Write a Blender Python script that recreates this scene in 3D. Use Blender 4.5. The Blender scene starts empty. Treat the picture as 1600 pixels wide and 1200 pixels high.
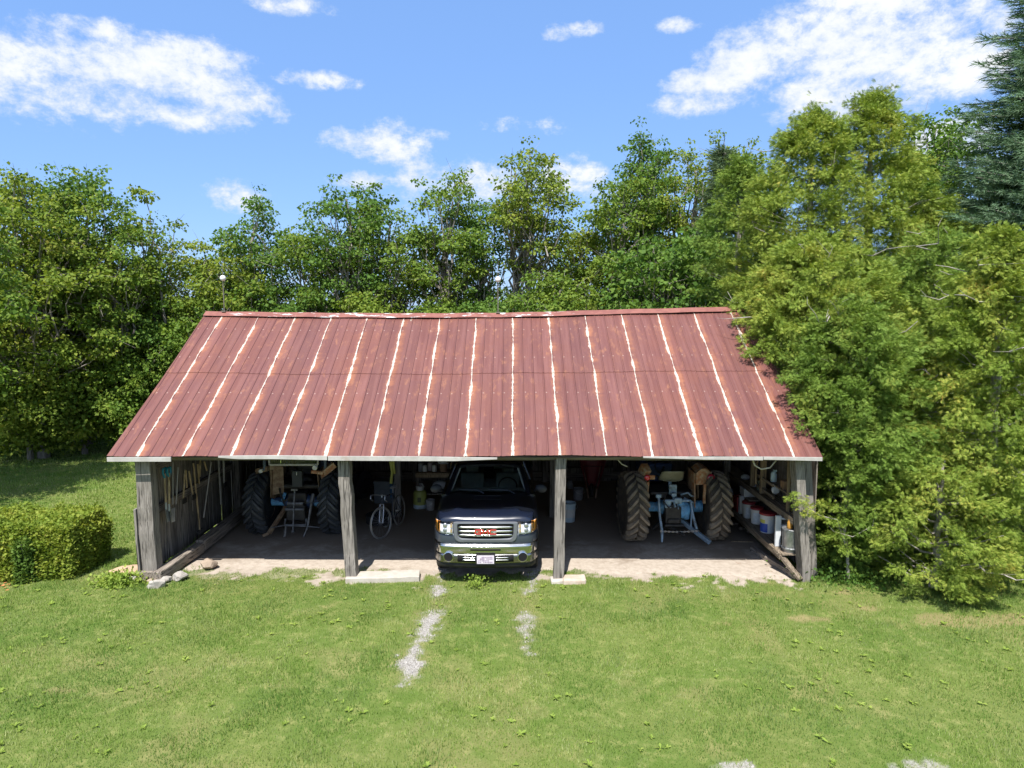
import bpy, bmesh, math, random
import numpy as np
from mathutils import Vector, Matrix, Euler
R = math.radians
random.seed(7)
rng = np.random.default_rng(11)
S = bpy.context.scene
COL = S.collection

# ------------------------------------------------------------------ camera
TH = R(6.0); CZ = 4.88
cam = bpy.data.objects.new('camera', bpy.data.cameras.new('camera'))
COL.objects.link(cam)
cam.location = (0, 0, CZ)
cam.rotation_euler = (R(90) - TH, 0, 0)
cam.data.sensor_width = 36; cam.data.lens = 24.0
cam.data.clip_start = 0.1; cam.data.clip_end = 5000
S.camera = cam
S.render.engine = 'CYCLES'
S.cycles.max_bounces = 8; S.cycles.diffuse_bounces = 5; S.cycles.glossy_bounces = 3; S.cycles.transmission_bounces = 3; S.cycles.caustics_reflective = False; S.cycles.caustics_refractive = False
S.view_settings.view_transform = 'Standard'
S.view_settings.look = 'None'
S.view_settings.gamma = 1
S.view_settings.exposure = 0.74

def pix_dir(px, py):
    u = (px-800)/1067.; v = (600-py)/1067.
    return Vector((u, math.cos(TH)+v*math.sin(TH), -math.sin(TH)+v*math.cos(TH)))
def G(px, py):                      # ground point seen at a place in the photograph
    d = pix_dir(px, py); t = -CZ/d.z
    return (d.x*t, d.y*t)

# ------------------------------------------------------------------ sun + sky
SEL, SAZ = R(60), R(190)
sdir = Vector((math.sin(SAZ)*math.cos(SEL), math.cos(SAZ)*math.cos(SEL), math.sin(SEL)))
sl = bpy.data.lights.new('sun', 'SUN'); sl.energy = 4.7; sl.angle = R(0.5); sl.color = (1, .955, .89)
so = bpy.data.objects.new('sun', sl); COL.objects.link(so)
so.rotation_euler = (-sdir).to_track_quat('-Z', 'Y').to_euler()
so.location = sdir*60

w = bpy.data.worlds.new('World'); S.world = w; w.use_nodes = True
nt = w.node_tree; nt.nodes.clear()
class NB:
    """small node builder"""
    def __init__(s, nt): s.nt = nt
    def n(s, t, **k):
        x = s.nt.nodes.new(t)
        for a, b in k.items(): setattr(x, a, b)
        return x
    def lk(s, a, b): s.nt.links.new(a, b)
    def put(s, v, sock):
        if hasattr(v, 'is_output') or isinstance(v, bpy.types.NodeSocket): s.lk(v, sock)
        else: sock.default_value = v
    def m(s, op, a, b=None, c=None, clamp=False):
        x = s.n('ShaderNodeMath', operation=op); x.use_clamp = clamp
        s.put(a, x.inputs[0])
        if b is not None: s.put(b, x.inputs[1])
        if c is not None: s.put(c, x.inputs[2])
        return x.outputs[0]
    def mix(s, f, a, b, blend='MIX'):
        x = s.n('ShaderNodeMix', data_type='RGBA', blend_type=blend)
        s.put(f, x.inputs[0])
        for v, k in ((a, 6), (b, 7)):
            if isinstance(v, tuple): x.inputs[k].default_value = (*v[:3], 1)
            else: s.lk(v, x.inputs[k])
        return x.outputs[2]
    def noise(s, vec, scale, detail=3, rough=.55, dist=0):
        x = s.n('ShaderNodeTexNoise'); 
        if vec is not None: s.lk(vec, x.inputs['Vector'])
        x.inputs['Scale'].default_value = scale; x.inputs['Detail'].default_value = detail
        x.inputs['Roughness'].default_value = rough; x.inputs['Distortion'].default_value = dist
        return x.outputs[0]
    def ramp(s, v, lo, hi):
        x = s.n('ShaderNodeMapRange'); x.interpolation_type = 'SMOOTHSTEP'
        s.put(v, x.inputs[0]); x.inputs[1].default_value = lo; x.inputs[2].default_value = hi
        return x.outputs[0]
    def scale(s, vec, sc):
        x = s.n('ShaderNodeMapping'); s.lk(vec, x.inputs[0]); x.inputs['Scale'].default_value = sc
        return x.outputs[0]
    def sep(s, vec):
        x = s.n('ShaderNodeSeparateXYZ'); s.lk(vec, x.inputs[0]); return x.outputs
W = NB(nt)
sky = W.n('ShaderNodeTexSky', sky_type='NISHITA'); sky.sun_disc = False
sky.sun_elevation = SEL; sky.sun_rotation = SAZ; sky.air_density = 1.0; sky.dust_density = .6; sky.ozone_density = 1.6
tc = W.n('ShaderNodeTexCoord')
dx, dy, dz = W.sep(tc.outputs['Generated'])
az = W.m('ARCTAN2', dx, dy); el = W.m('ARCSINE', dz)
clouds = [(70,120,190,62),(215,112,140,50),(310,82,75,24),(300,180,85,24),(330,160,60,18),(415,165,26,16),(450,8,62,18),
 (505,126,36,9),(618,220,62,30),(548,218,34,11),(665,210,30,9),(372,308,26,15),(572,283,32,9),(668,292,40,20),(762,280,42,22),
 (828,196,48,9),(1168,95,80,42),(1290,60,130,58),(1430,70,160,80),(1300,150,90,42),(1105,125,60,20),(1520,100,70,50),
 (1400,-10,200,50),(1080,162,36,11),(1480,235,70,38),(1500,200,40,10),(900,285,46,24),(1060,40,20,8),(870,52,14,9),(914,46,20,7),(130,45,50,14)]
cn = W.noise(W.scale(tc.outputs['Generated'], (1, 1, 1.9)), 8.0, 8, .6, 0)
cf = W.noise(W.scale(tc.outputs['Generated'], (1, 1, 1.7)), 26.0, 8, .68, .15)
cg = W.noise(tc.outputs['Generated'], 85.0, 6, .65, .1)
cn2 = W.noise(W.scale(tc.outputs['Generated'], (1, 1, 1.8)), 3.2, 5, .55)
acc = None
for (px, py, rx, ry) in clouds:
    d = pix_dir(px, py).normalized(); a0 = math.atan2(d.x, d.y); e0 = math.asin(d.z)
    big = rx > 58; gr_ = 1. if big else 1.75; pk = 1.12 if big else .62
    d2 = pix_dir(px+rx*gr_, py).normalized(); d3 = pix_dir(px, py-ry*gr_).normalized()
    ra = abs(math.atan2(d2.x, d2.y)-a0)*1.15; re = abs(math.asin(d3.z)-e0)*1.15
    a = W.m('MULTIPLY', W.m('SUBTRACT', az, a0), 1/ra); b = W.m('MULTIPLY', W.m('SUBTRACT', el, e0), 1/re)
    q = W.m('SUBTRACT', pk, W.m('ADD', W.m('MULTIPLY', a, a), W.m('MULTIPLY', b, b)))
    acc = q if acc is None else W.m('SMOOTH_MAX', acc, q, .35)
acc = W.m('MAXIMUM', acc, -1.2)
cm = W.m('ADD', W.m('ADD', W.m('SUBTRACT', W.m('MULTIPLY', acc, .62), .10), W.m('MULTIPLY', W.m('SUBTRACT', cn, .5), 1.9)), W.m('MULTIPLY', W.m('SUBTRACT', cf, .5), 2.0))
cm = W.m('ADD', cm, W.m('MULTIPLY', W.m('SUBTRACT', cg, .5), .75))
mask = W.ramp(cm, -.22, .62)
dens = W.ramp(W.m('ADD', cm, W.m('MULTIPLY', W.m('SUBTRACT', cn2, .5), 1.6)), .1, .9)
# unseen broken cloud added overhead and behind the viewpoint to whiten the ambient light
rest = W.m('MAXIMUM', W.ramp(dy, .10, -.15), W.ramp(dz, .62, .74))
cover = W.ramp(W.noise(tc.outputs['Generated'], 3.4, 8, .62, .2), .40, .60)
mask = W.m('MAXIMUM', mask, W.m('MULTIPLY', rest, cover))
bg = W.n('ShaderNodeBackground'); bg.inputs[1].default_value = .105
skc = W.mix(.6, W.mix(1.0, sky.outputs[0], (.90, 1.0, 1.16), 'MULTIPLY'), (1.55, 3.0, 6.2))
ccol = W.mix(dens, (4.4, 4.9, 5.7), (5.9, 6.0, 6.2))
W.lk(W.mix(W.m('MULTIPLY', mask, .96), skc, ccol), bg.inputs[0])
wo = W.n('ShaderNodeOutputWorld'); W.lk(bg.outputs[0], wo.inputs[0])

# ------------------------------------------------------------------ materials
def newmat(name):
    m = bpy.data.materials.new(name); m.use_nodes = True
    b = NB(m.node_tree); p = m.node_tree.nodes['Principled BSDF']
    return m, b, p
def bump(b, p, h, strength=.3, dist=.01):
    x = b.n('ShaderNodeBump'); x.inputs['Strength'].default_value = strength; x.inputs['Distance'].default_value = dist
    b.lk(h, x.inputs['Height']); b.lk(x.outputs[0], p.inputs['Normal'])
MATS = {}
def mat(name, c1, c2=None, sc=6., rough=.6, metal=0., bmp=0., stretch=(1,1,1), dirt=None, dirt_amt=.4, coat=0.):
    if name in MATS: return MATS[name]
    m, b, p = newmat(name)
    tcn = b.n('ShaderNodeTexCoord'); v = b.scale(tcn.outputs['Object'], stretch)
    n1 = b.noise(v, sc, 4, .6)
    c2 = c2 or tuple(x*.78 for x in c1)
    c = b.mix(b.ramp(n1, .3, .7), c1, c2)
    if dirt:
        n2 = b.noise(tcn.outputs['Object'], sc*.45, 6, .7)
        c = b.mix(b.m('MULTIPLY', b.ramp(n2, .6-dirt_amt*.25, .72), .85), c, dirt)
    b.lk(c, p.inputs['Base Color'])
    b.lk(b.m('ADD', b.m('MULTIPLY', n1, .15), rough-.07), p.inputs['Roughness'])
    p.inputs['Metallic'].default_value = metal
    p.inputs['Coat Weight'].default_value = coat
    if bmp: bump(b, p, n1, bmp)
    MATS[name] = m
    return m

def wood(name, light, dark, axis=2, sc=1.0, knots=True):
    m, b, p = newmat(name)
    tcn = b.n('ShaderNodeTexCoord'); g = b.n('ShaderNodeNewGeometry')
    st = [9, 9, 9]; st[axis] = .7
    off = b.n('ShaderNodeVectorMath', operation='ADD')
    b.lk(tcn.outputs['Object'], off.inputs[0])
    mv = b.n('ShaderNodeCombineXYZ'); 
    for i in range(3): b.lk(b.m('MULTIPLY', g.outputs['Random Per Island'], 13.*(i+1)), mv.inputs[i])
    b.lk(mv.outputs[0], off.inputs[1])
    v = b.scale(off.outputs[0], tuple(x*sc for x in st))
    n1 = b.noise(v, 3.0, 6, .65, .3); n2 = b.noise(off.outputs[0], 1.6*sc, 3)
    st2 = [26, 26, 26]; st2[axis] = .9
    n3 = b.noise(b.scale(off.outputs[0], tuple(st2)), 1.5, 3, .6)
    c = b.mix(b.ramp(n1, .32, .68), dark, light)
    c = b.mix(b.ramp(n2, .35, .75), c, tuple(x*.62 for x in light))
    c = b.mix(b.m('MULTIPLY', b.ramp(n3, .56, .62), .8), c, tuple(x*.22 for x in dark))
    hsv = b.n('ShaderNodeHueSaturation'); b.lk(c, hsv.inputs['Color'])
    b.lk(b.m('ADD', b.m('MULTIPLY', g.outputs['Random Per Island'], .5), .72), hsv.inputs['Value'])
    b.lk(hsv.outputs[0], p.inputs['Base Color']); p.inputs['Roughness'].default_value = .85
    p.inputs['Specular IOR Level'].default_value = .2
    bump(b, p, b.m('ADD', n1, b.m('MULTIPLY', n3, .5)), .7, .012)
    return m

def leafmat(name, cols, clump=1.2, transl=.35, rough=.55, spec=.12, rnd=.38, patch=None):
    m, b, p = newmat(name)
    g = b.n('ShaderNodeNewGeometry'); tcn = b.n('ShaderNodeTexCoord')
    cr = b.n('ShaderNodeValToRGB'); e = cr.color_ramp.elements
    for i, (pos, c) in enumerate(cols):
        x = e[i] if i < 2 else e.new(pos)
        x.position = pos; x.color = (*c, 1)
    nz = b.noise(tcn.outputs['Object'], clump, 3)
    f = b.m('ADD', b.m('MULTIPLY', g.outputs['Random Per Island'], rnd), b.m('MULTIPLY', b.m('SUBTRACT', nz, .20+(.38-rnd)*.2), 1.05), clamp=True)
    b.lk(f, cr.inputs[0]); c = cr.outputs[0]
    if patch:
        for (sc_, seed_, lo, hi, col, amt) in patch:
            o2 = b.n('ShaderNodeVectorMath', operation='ADD'); b.lk(tcn.outputs['Object'], o2.inputs[0]); o2.inputs[1].default_value = (seed_, seed_*2., 0)
            c = b.mix(b.m('MULTIPLY', b.ramp(b.noise(o2.outputs[0], sc_, 5, .62), lo, hi), amt), c, col)
    p.inputs['Roughness'].default_value = rough; p.inputs['Specular IOR Level'].default_value = spec
    b.lk(c, p.inputs['Base Color'])
    tr = b.n('ShaderNodeBsdfTranslucent')
    b.lk(b.mix(1.0, c, (1.15, 1.1, .6), 'MULTIPLY'), tr.inputs[0])
    mx = b.n('ShaderNodeMixShader'); mx.inputs[0].default_value = transl
    out = m.node_tree.nodes['Material Output']
    b.lk(p.outputs[0], mx.inputs[1]); b.lk(tr.outputs[0], mx.inputs[2]); b.lk(mx.outputs[0], out.inputs[0])
    return m

# ------------------------------------------------------------------ object helpers
def tag(o, label=None, cat=None, group=None, kind=None):
    if label: o['label'] = label
    if cat: o['category'] = cat
    if group: o['group'] = group
    if kind: o['kind'] = kind
    return o
def empty(name, loc=(0,0,0), rz=0., label=None, cat=None, group=None, rot=None):
    o = bpy.data.objects.new(name, None); COL.objects.link(o); o.location = loc
    o.rotation_euler = rot if rot else (0, 0, rz); o.empty_display_size = .1
    return tag(o, label, cat, group)
def copy_tree(o, parent=None):
    c = o.copy(); COL.objects.link(c)
    if parent: c.parent = parent
    for ch in list(o.children): copy_tree(ch, c)
    return c

class MB:
    def __init__(s): s.v = []; s.f = []
    def add(s, vs, fs):
        k = len(s.v); s.v += [tuple(x) for x in vs]; s.f += [tuple(i+k for i in f) for f in fs]; return s
    def box(s, c, d, rot=None, taper=1., jit=0.):
        x, y, z = d[0]/2, d[1]/2, d[2]/2
        vs = []
        for dz_ in (-z, z):
            t = taper if dz_ > 0 else 1.
            for (a, b_) in ((-x,-y),(x,-y),(x,y),(-x,y)):
                vs.append(Vector((a*t + random.uniform(-jit, jit), b_*t+random.uniform(-jit, jit), dz_)))
        if rot is not None:
            M = rot if isinstance(rot, Matrix) else Euler(rot).to_matrix()
            vs = [M @ q for q in vs]
        vs = [q+Vector(c) for q in vs]
        return s.add(vs, [(0,3,2,1),(4,5,6,7),(0,1,5,4),(1,2,6,5),(2,3,7,6),(3,0,4,7)])
    def beam(s, a, b, w_, h_, segs=1, wob=0.):          # rectangular timber from a to b, h_ measured upwards
        a = Vector(a); b = Vector(b); d = (b-a).normalized()
        up = Vector((0,0,1)) if abs(d.z) < .95 else Vector((0,1,0))
        sx = d.cross(up).normalized(); uz = sx.cross(d).normalized()
        rings = []
        for i in range(segs+1):
            p = a.lerp(b, i/segs)
            if 0 < i < segs or wob: p = p + sx*random.uniform(-wob, wob) + uz*random.uniform(-wob, wob)
            rr = [p+sx*sa*w_/2*(1+random.uniform(-wob, wob)*3)+uz*sb*h_/2*(1+random.uniform(-wob, wob)*3) for sa, sb in ((-1,-1),(1,-1),(1,1),(-1,1))]
            rings.append(rr)
        vs = [q for r_ in rings for q in r_]; fs = [(3,2,1,0)]
        for i in range(segs):
            for j in range(4):
                fs.append((i*4+j, i*4+(j+1)%4, i*4+4+(j+1)%4, i*4+4+j))
        k = segs*4; fs.append((k, k+1, k+2, k+3))
        return s.add(vs, fs)
    def tube(s, pts, r, n=8, cap=True):
        pts = [Vector(p) for p in pts]; rs = r if isinstance(r, (list, tuple)) else [r]*len(pts)
        vs = []; fs = []
        pu = None
        for i, p in enumerate(pts):
            d = (pts[min(i+1, len(pts)-1)]-pts[max(i-1, 0)]).normalized()
            if pu is None:
                pu = d.cross(Vector((0,0,1)))
                if pu.length < .05: pu = d.cross(Vector((1,0,0)))
            pu = (pu - d*pu.dot(d)).normalized(); q = d.cross(pu)
            for j in range(n):
                a = 2*math.pi*j/n; vs.append(p+(pu*math.cos(a)+q*math.sin(a))*rs[i])
        for i in range(len(pts)-1):
            for j in range(n): fs.append((i*n+j, i*n+(j+1)%n, i*n+n+(j+1)%n, i*n+n+j))
        if cap:
            fs.append(tuple(range(n-1, -1, -1))); k = (len(pts)-1)*n; fs.append(tuple(range(k, k+n)))
        return s.add(vs, fs)
    def lathe(s, prof, n=24, c=(0,0,0), axis='z', M=None):   # prof = (r, h) pairs
        vs = []; fs = []
        for (r_, h) in prof:
            for j in range(n):
                a = 2*math.pi*j/n; x, y = r_*math.cos(a), r_*math.sin(a)
                q = Vector((x, y, h)) if axis == 'z' else (Vector((h, x, y)) if axis == 'x' else Vector((x, h, y)))
                if M: q = M @ q
                vs.append(q+Vector(c))
        for i in range(len(prof)-1):
            for j in range(n): fs.append((i*n+j, i*n+(j+1)%n, i*n+n+(j+1)%n, i*n+n+j))
        if prof[0][0] > 1e-4: fs.append(tuple(range(n-1, -1, -1)))
        if prof[-1][0] > 1e-4: k = (len(prof)-1)*n; fs.append(tuple(range(k, k+n)))
        return s.add(vs, fs)
    def grid(s, fn, us, vs_):
        V = [fn(u, v) for v in vs_ for u in us]; n = len(us); F = []
        for j in range(len(vs_)-1):
            for i in range(n-1): F.append((j*n+i, j*n+i+1, j*n+n+i+1, j*n+n+i))
        return s.add(V, F)
    def sphere(s, c, r, n=12, sc=(1,1,1)):
        k = n//2
        vs = []; fs = []
        for i in range(k+1):
            t = math.pi*i/k
            for j in range(n):
                a = 2*math.pi*j/n
                vs.append((c[0]+r*sc[0]*math.sin(t)*math.cos(a), c[1]+r*sc[1]*math.sin(t)*math.sin(a), c[2]+r*sc[2]*math.cos(t)))
        for i in range(k):
            for j in range(n): fs.append((i*n+j, i*n+n+j, i*n+n+(j+1)%n, i*n+(j+1)%n))
        return s.add(vs, fs)
    def build(s, name, m, parent=None, loc=None, bevel=0., smooth=False, solid=0., rz=0.):
        me = bpy.data.meshes.new(name); me.from_pydata(s.v, [], s.f); me.materials.append(m)
        bm = bmesh.new(); bm.from_mesh(me); bmesh.ops.remove_doubles(bm, verts=bm.verts, dist=1e-5)
        bmesh.ops.recalc_face_normals(bm, faces=bm.faces); bm.to_mesh(me); bm.free()
        if smooth:
            me.polygons.foreach_set('use_smooth', [True]*len(me.polygons))
            try: me.set_sharp_from_angle(angle=R(38))
            except Exception: pass
        o = bpy.data.objects.new(name, me); COL.objects.link(o)
        if parent: o.parent = parent
        if loc: o.location = loc
        if rz: o.rotation_euler.z = rz
        if solid:
            q = o.modifiers.new('solid', 'SOLIDIFY'); q.thickness = solid; q.offset = -1
        if bevel:
            q = o.modifiers.new('bevel', 'BEVEL'); q.width = bevel; q.segments = 2; q.limit_method = 'ANGLE'; q.angle_limit = R(35)
        return o

def np_mesh(name, V, k, m, parent=None, extra=None, smooth=False):
    """V: (n*k,3) vertices, n polygons of k corners, no sharing (every leaf its own island) or extra=faces index array"""
    me = bpy.data.meshes.new(name)
    V = np.asarray(V, dtype=np.float32)
    idx = np.arange(len(V), dtype=np.int32) if extra is None else np.asarray(extra, dtype=np.int32).ravel()
    nf = len(idx)//k
    me.vertices.add(len(V)); me.vertices.foreach_set('co', V.ravel())
    me.loops.add(len(idx)); me.loops.foreach_set('vertex_index', idx)
    me.polygons.add(nf); me.polygons.foreach_set('loop_start', np.arange(nf, dtype=np.int32)*k)
    try: me.polygons.foreach_set('loop_total', np.full(nf, k, dtype=np.int32))
    except Exception: pass
    if smooth: me.polygons.foreach_set('use_smooth', np.ones(nf, dtype=bool))
    me.update(calc_edges=True); me.materials.append(m)
    o = bpy.data.objects.new(name, me); COL.objects.link(o)
    if parent: o.parent = parent
    return o

def vnoise(x, y, seed=0):
    xi = np.floor(x).astype(np.int64); yi = np.floor(y).astype(np.int64); xf = x-xi; yf = y-yi
    def h(a, b):
        q = (a*374761393 + b*668265263 + seed*974711) & 0x7fffffff
        q = ((q ^ (q >> 13))*1274126177) & 0x7fffffff
        return ((q ^ (q >> 16)) & 0xffff)/65535.
    u = xf*xf*(3-2*xf); v = yf*yf*(3-2*yf)
    return (h(xi, yi)*(1-u)+h(xi+1, yi)*u)*(1-v) + (h(xi, yi+1)*(1-u)+h(xi+1, yi+1)*u)*v
def fbm(x, y, sc=1., seed=0, oct=4):
    t = 0; a = .5; s_ = 0
    for i in range(oct):
        t = t+a*vnoise(x*sc, y*sc, seed+i*7); s_ += a; a *= .5; sc *= 2.03
    return t/s_
def rotmats(n, d, spin):
    """rotation matrices (n,3,3) whose columns are side, direction d, normal; spin rotates about d"""
    d = d/np.linalg.norm(d, axis=1, keepdims=True)
    up = np.tile([0, 0, 1.], (n, 1)); s_ = np.cross(d, up); L = np.linalg.norm(s_, axis=1, keepdims=True)
    s_ = np.where(L > 1e-3, s_/np.maximum(L, 1e-3), [1, 0, 0]); nn = np.cross(s_, d)
    c, s1 = np.cos(spin)[:, None], np.sin(spin)[:, None]
    side = s_*c+nn*s1; nrm = -s_*s1+nn*c
    return np.stack([side, d, nrm], axis=2)
def unit(v): return v/np.maximum(np.linalg.norm(v, axis=-1, keepdims=True), 1e-9)
def place(T, M, P, sc):
    """template (k,3) put n times"""
    return (np.einsum('nij,kj->nki', M, T)*sc[:, None, None] + P[:, None, :]).reshape(-1, 3)

# ------------------------------------------------------------------ ground
BEIGE = (.44, .38, .315)
def segdist(x, y, pts):
    d = np.full(np.shape(x), 99.)
    for (a, b) in zip(pts[:-1], pts[1:]):
        ax, ay = a; bx, by = b; L = (bx-ax)**2+(by-ay)**2
        t = np.clip(((x-ax)*(bx-ax)+(y-ay)*(by-ay))/L, 0, 1)
        d = np.minimum(d, np.hypot(x-ax-t*(bx-ax), y-ay-t*(by-ay)))
    return d
trk1 = [G(*q) for q in ((700,885),(690,905),(682,935),(668,975),(652,1008),(632,1055))]
trk2a = [G(*q) for q in ((850,880),(832,900),(829,925))]
trk2b = [G(*q) for q in ((817,962),(822,985),(824,1018))]
def bare_fn(x, y):
    n = fbm(x, y, 3.2, 3); n2 = fbm(x, y, 9., 9); n3 = fbm(x, y, 1.1, 21)
    g = np.clip((.15-segdist(x, y, trk1)+(n-.5)*.34+(n2-.5)*.42)/.16, 0, 1)*np.where((n3*1.0+n*.3 > .42) | (y > 11.6), 1, .45)
    g = g*np.clip(.18+np.clip((10.85-y)/.25, 0, 1)+np.clip((y-11.1)/.25, 0, 1), 0, 1)*np.clip((fbm(x, y, 2.6, 91)-.30)/.12, .2, 1)
    g = np.maximum(g, np.clip((.13-segdist(x, y, trk2a)+(n-.5)*.3+(n2-.5)*.35)/.14, 0, 1))
    g = np.maximum(g, np.clip((.11-segdist(x, y, trk2b)+(n-.5)*.3+(n2-.5)*.4)/.16, 0, 1)*.9)
    for (px, py, rx, ry) in ((1440,1200,60,16),(1150,1202,40,9),(1545,1140,0,0)):
        gx, gy = G(px, py); s_ = gy/1067.
        if rx: g = np.maximum(g, .8*np.clip((1-((x-gx)/(rx*s_))**2-((y-gy)/.16)**2+(n2-.5)*2.6)*1.5, 0, 1))
    # sand apron before the shed
    edge = 12.12 + np.where(x < -2.6, .02, 0) + np.where((x > 1.5) & (x < 5.0), -.10, 0) + np.where((x > -1.2) & (x < .3), .12, 0)
    inx = np.clip(np.minimum(x+6.45, 5.35-x)/.15, 0, 1)
    s1 = np.clip((y-edge+(n-.5)*1.5+(n2-.5)*.7)/.12, 0, 1)*inx
    s1 = s1*np.where((y < 12.8+.0*x) & (fbm(x, y, 2.0, 55)+.25*(n2-.5) > .53+.25*np.clip((y-12.3)/.6, 0, 1)) & ((x < -2.2) | ((x > .3) & (x < 1.9))), .35, 1)
    # dry brown spots
    s2 = np.clip((.36-np.minimum(segdist(x, y, trk1), segdist(x, y, trk2a+trk2b))+(n-.5)*.6)/.4, 0, 1)*.30+np.clip((fbm(x, y, 1.3, 61)-.62)/.1, 0, 1)*.2
    for (px, py, r_) in ((1500,970,.55),(1580,968,.5),(1360,950,.3),(1300,925,.25),(1000,905,.3),(1270,965,.25),(120,1080,.2),(1120,975,.25)):
        gx, gy = G(px, py); s2 = np.maximum(s2, np.clip((r_-np.hypot((x-gx)*.7, (y-gy)*2.2)+(n-.5)*.9)/.35, 0, .55))
    return g, s1, s2
def gz(x, y):
    inside = np.clip(np.minimum(np.minimum(x+7.4, 6.2-x), y-11.4)/1.0, 0, 1)*np.clip((20.5-y)/1., 0, 1)
    return (fbm(x, y, .35, 5)-.5)*.10*(1-inside)
xs = np.concatenate([-np.geomspace(3000, 13, 40), np.arange(-12.5, 12.5, .05), np.geomspace(13, 3000, 40)])
ys = np.concatenate([-np.geomspace(400, 3, 12), np.arange(-2, 5.5, .5), np.arange(5.6, 14.2, .05), np.arange(14.3, 28, .35), np.geomspace(29, 3500, 40)])
X, Y = np.meshgrid(xs, ys); near = (Y < 60) & (np.abs(X) < 60)
Z = np.where(near, gz(X, Y), 0)
g, s1, s2 = bare_fn(X, Y)
nx, ny = len(xs), len(ys)
I = (np.arange(ny-1)[:, None]*nx+np.arange(nx-1)[None, :]).ravel()
F = np.stack([I, I+1, I+nx+1, I+nx], axis=1)
m, b, p = newmat('turf')
tcn = b.n('ShaderNodeTexCoord'); ob = tcn.outputs['Object']
def att(n):
    a = b.n('ShaderNodeAttribute'); a.attribute_name = n; return a.outputs['Fac']
n1 = b.noise(ob, .55, 4, .6); n2 = b.noise(ob, 5., 5, .6); n3 = b.noise(ob, 60., 3, .6)
c = b.mix(b.ramp(n1, .35, .65), (.10, .155, .028), (.145, .18, .045))
c = b.mix(b.ramp(n2, .45, .75), c, (.24, .25, .085))
c = b.mix(b.m('MULTIPLY', b.ramp(n3, .4, .7), .5), c, (.09, .12, .03))
grav = b.mix(b.ramp(b.noise(ob, 45, 3, .7), .35, .65), (.20, .185, .16), (.42, .40, .37))
sand = b.mix(b.ramp(b.noise(ob, 4., 6, .65), .35, .7), BEIGE, (.31, .26, .205))
c = b.mix(att('dry'), c, (.30, .22, .12))
c = b.mix(att('sand'), c, sand); c = b.mix(att('gravel'), c, grav)
b.lk(c, p.inputs['Base Color']); p.inputs['Roughness'].default_value = .9; p.inputs['Specular IOR Level'].default_value = .15
bump(b, p, b.noise(ob, 70, 4, .7), .5, .02)
ground = np_mesh('ground', np.stack([X.ravel(), Y.ravel(), Z.ravel()], 1), 4, m, extra=F, smooth=True)
tag(ground, kind='structure')
for nm, arr in (('gravel', g), ('sand', s1), ('dry', s2)):
    a = ground.data.attributes.new(nm, 'FLOAT', 'POINT'); a.data.foreach_set('value', arr.ravel().astype(np.float32))

# grass blades
def blades(x, y, hgt, wid, lean=.55):
    n = len(x); z = gz(x, y)
    a = rng.uniform(0, 2*np.pi, n); l = rng.uniform(.1, lean, n)*hgt; t = rng.uniform(0, 2*np.pi, n)
    base = np.stack([x, y, z-.004], 1); sd = np.stack([np.cos(a), np.sin(a), np.zeros(n)], 1)*wid[:, None]/2
    tip = base+np.stack([np.cos(t)*l, np.sin(t)*l, hgt], 1)
    return np.stack([base-sd, base+sd, tip], 1)
def grass_area(n, x0, x1, y0, y1, h, w_, keep=None):
    x = rng.uniform(x0, x1, n); y = rng.uniform(y0, y1, n)
    ok = np.abs(x) < y*.80+1.0
    x = x[ok]; y = y[ok]
    g, s1, s2 = bare_fn(x, y)
    k = rng.random(len(x)) > np.maximum(np.maximum(g*1.0, s1*1.05), s2*.8)
    k &= ~((x > -6.7) & (x < 5.4) & (y > 12.85) & (y < 19.6))
    k &= rng.random(len(x)) < .25+1.25*fbm(x, y, 2.3, 33)
    x = x[k]; y = y[k]
    tall = .35+1.3*fbm(x, y, 2.2, 41)**1.5
    edge = 1+1.3*np.clip(1-np.abs(x+6.75)/.25, 0, 1)*(y > 11.5)+.5*np.clip(1-np.abs(x-5.7)/.4, 0, 1)*(y > 11.5)
    return blades(x, y, rng.uniform(.5, 1.25, len(x))*h*tall*edge, rng.uniform(.6, 1.4, len(x))*w_)
GB = np.concatenate([grass_area(420000, -10.5, 10.5, 5.9, 12.9, .055, .0105),
                     grass_area(190000, -21, -6.4, 12.5, 27, .07, .022),
                     grass_area(9000, 5.4, 9, 12, 16, .07, .02), grass_area(30000, 9, 16, 6, 18, .06, .02)])
gm = leafmat('grass_blade', [(0., (.08, .175, .030)), (.35, (.165, .28, .050)), (.65, (.26, .355, .082)), (1., (.44, .47, .22))], clump=1.6, transl=.35, rough=.6, rnd=.6,
    patch=[(.55, 3., .42, .62, (.10, .21, .042), .6), (.9, 17., .52, .72, (.29, .40, .10), .5), (2.6, 31., .62, .78, (.40, .37, .18), .35)])
go = np_mesh('grass', GB.reshape(-1, 3), 3, gm)
tag(go, 'short mown green lawn grass in front of the shed', 'grass', kind='stuff')
# broad-leaved lawn weeds
T = np.array([[-.0, 0, 0], [.13, .35, .14], [.20, .70, .16], [0, 1.1, .05], [-.20, .70, .16], [-.13, .35, .14]])
nr = 620
wx = rng.uniform(-9.5, 9.5, nr); wy = rng.uniform(6.3, 12.3, nr)
k = fbm(wx, wy, .8, 77) > .40; wx, wy = wx[k], wy[k]
g, s1, s2 = bare_fn(wx, wy); k = (g < .6) & (s1 < .4); wx, wy = wx[k], wy[k]
L = []
for x0, y0 in zip(wx, wy):
    n = random.randint(9, 18); a = rng.uniform(0, 6.28, n); e = rng.uniform(.05, .55, n)
    d = np.stack([np.cos(a)*np.cos(e), np.sin(a)*np.cos(e), np.sin(e)], 1)
    L.append(place(T, rotmats(n, d, rng.uniform(-.4, .4, n)), np.tile([x0, y0, float(gz(np.array(x0), np.array(y0)))+.012], (n, 1)), rng.uniform(.025, .07, n)*(.5+.6*random.random())))
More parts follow.
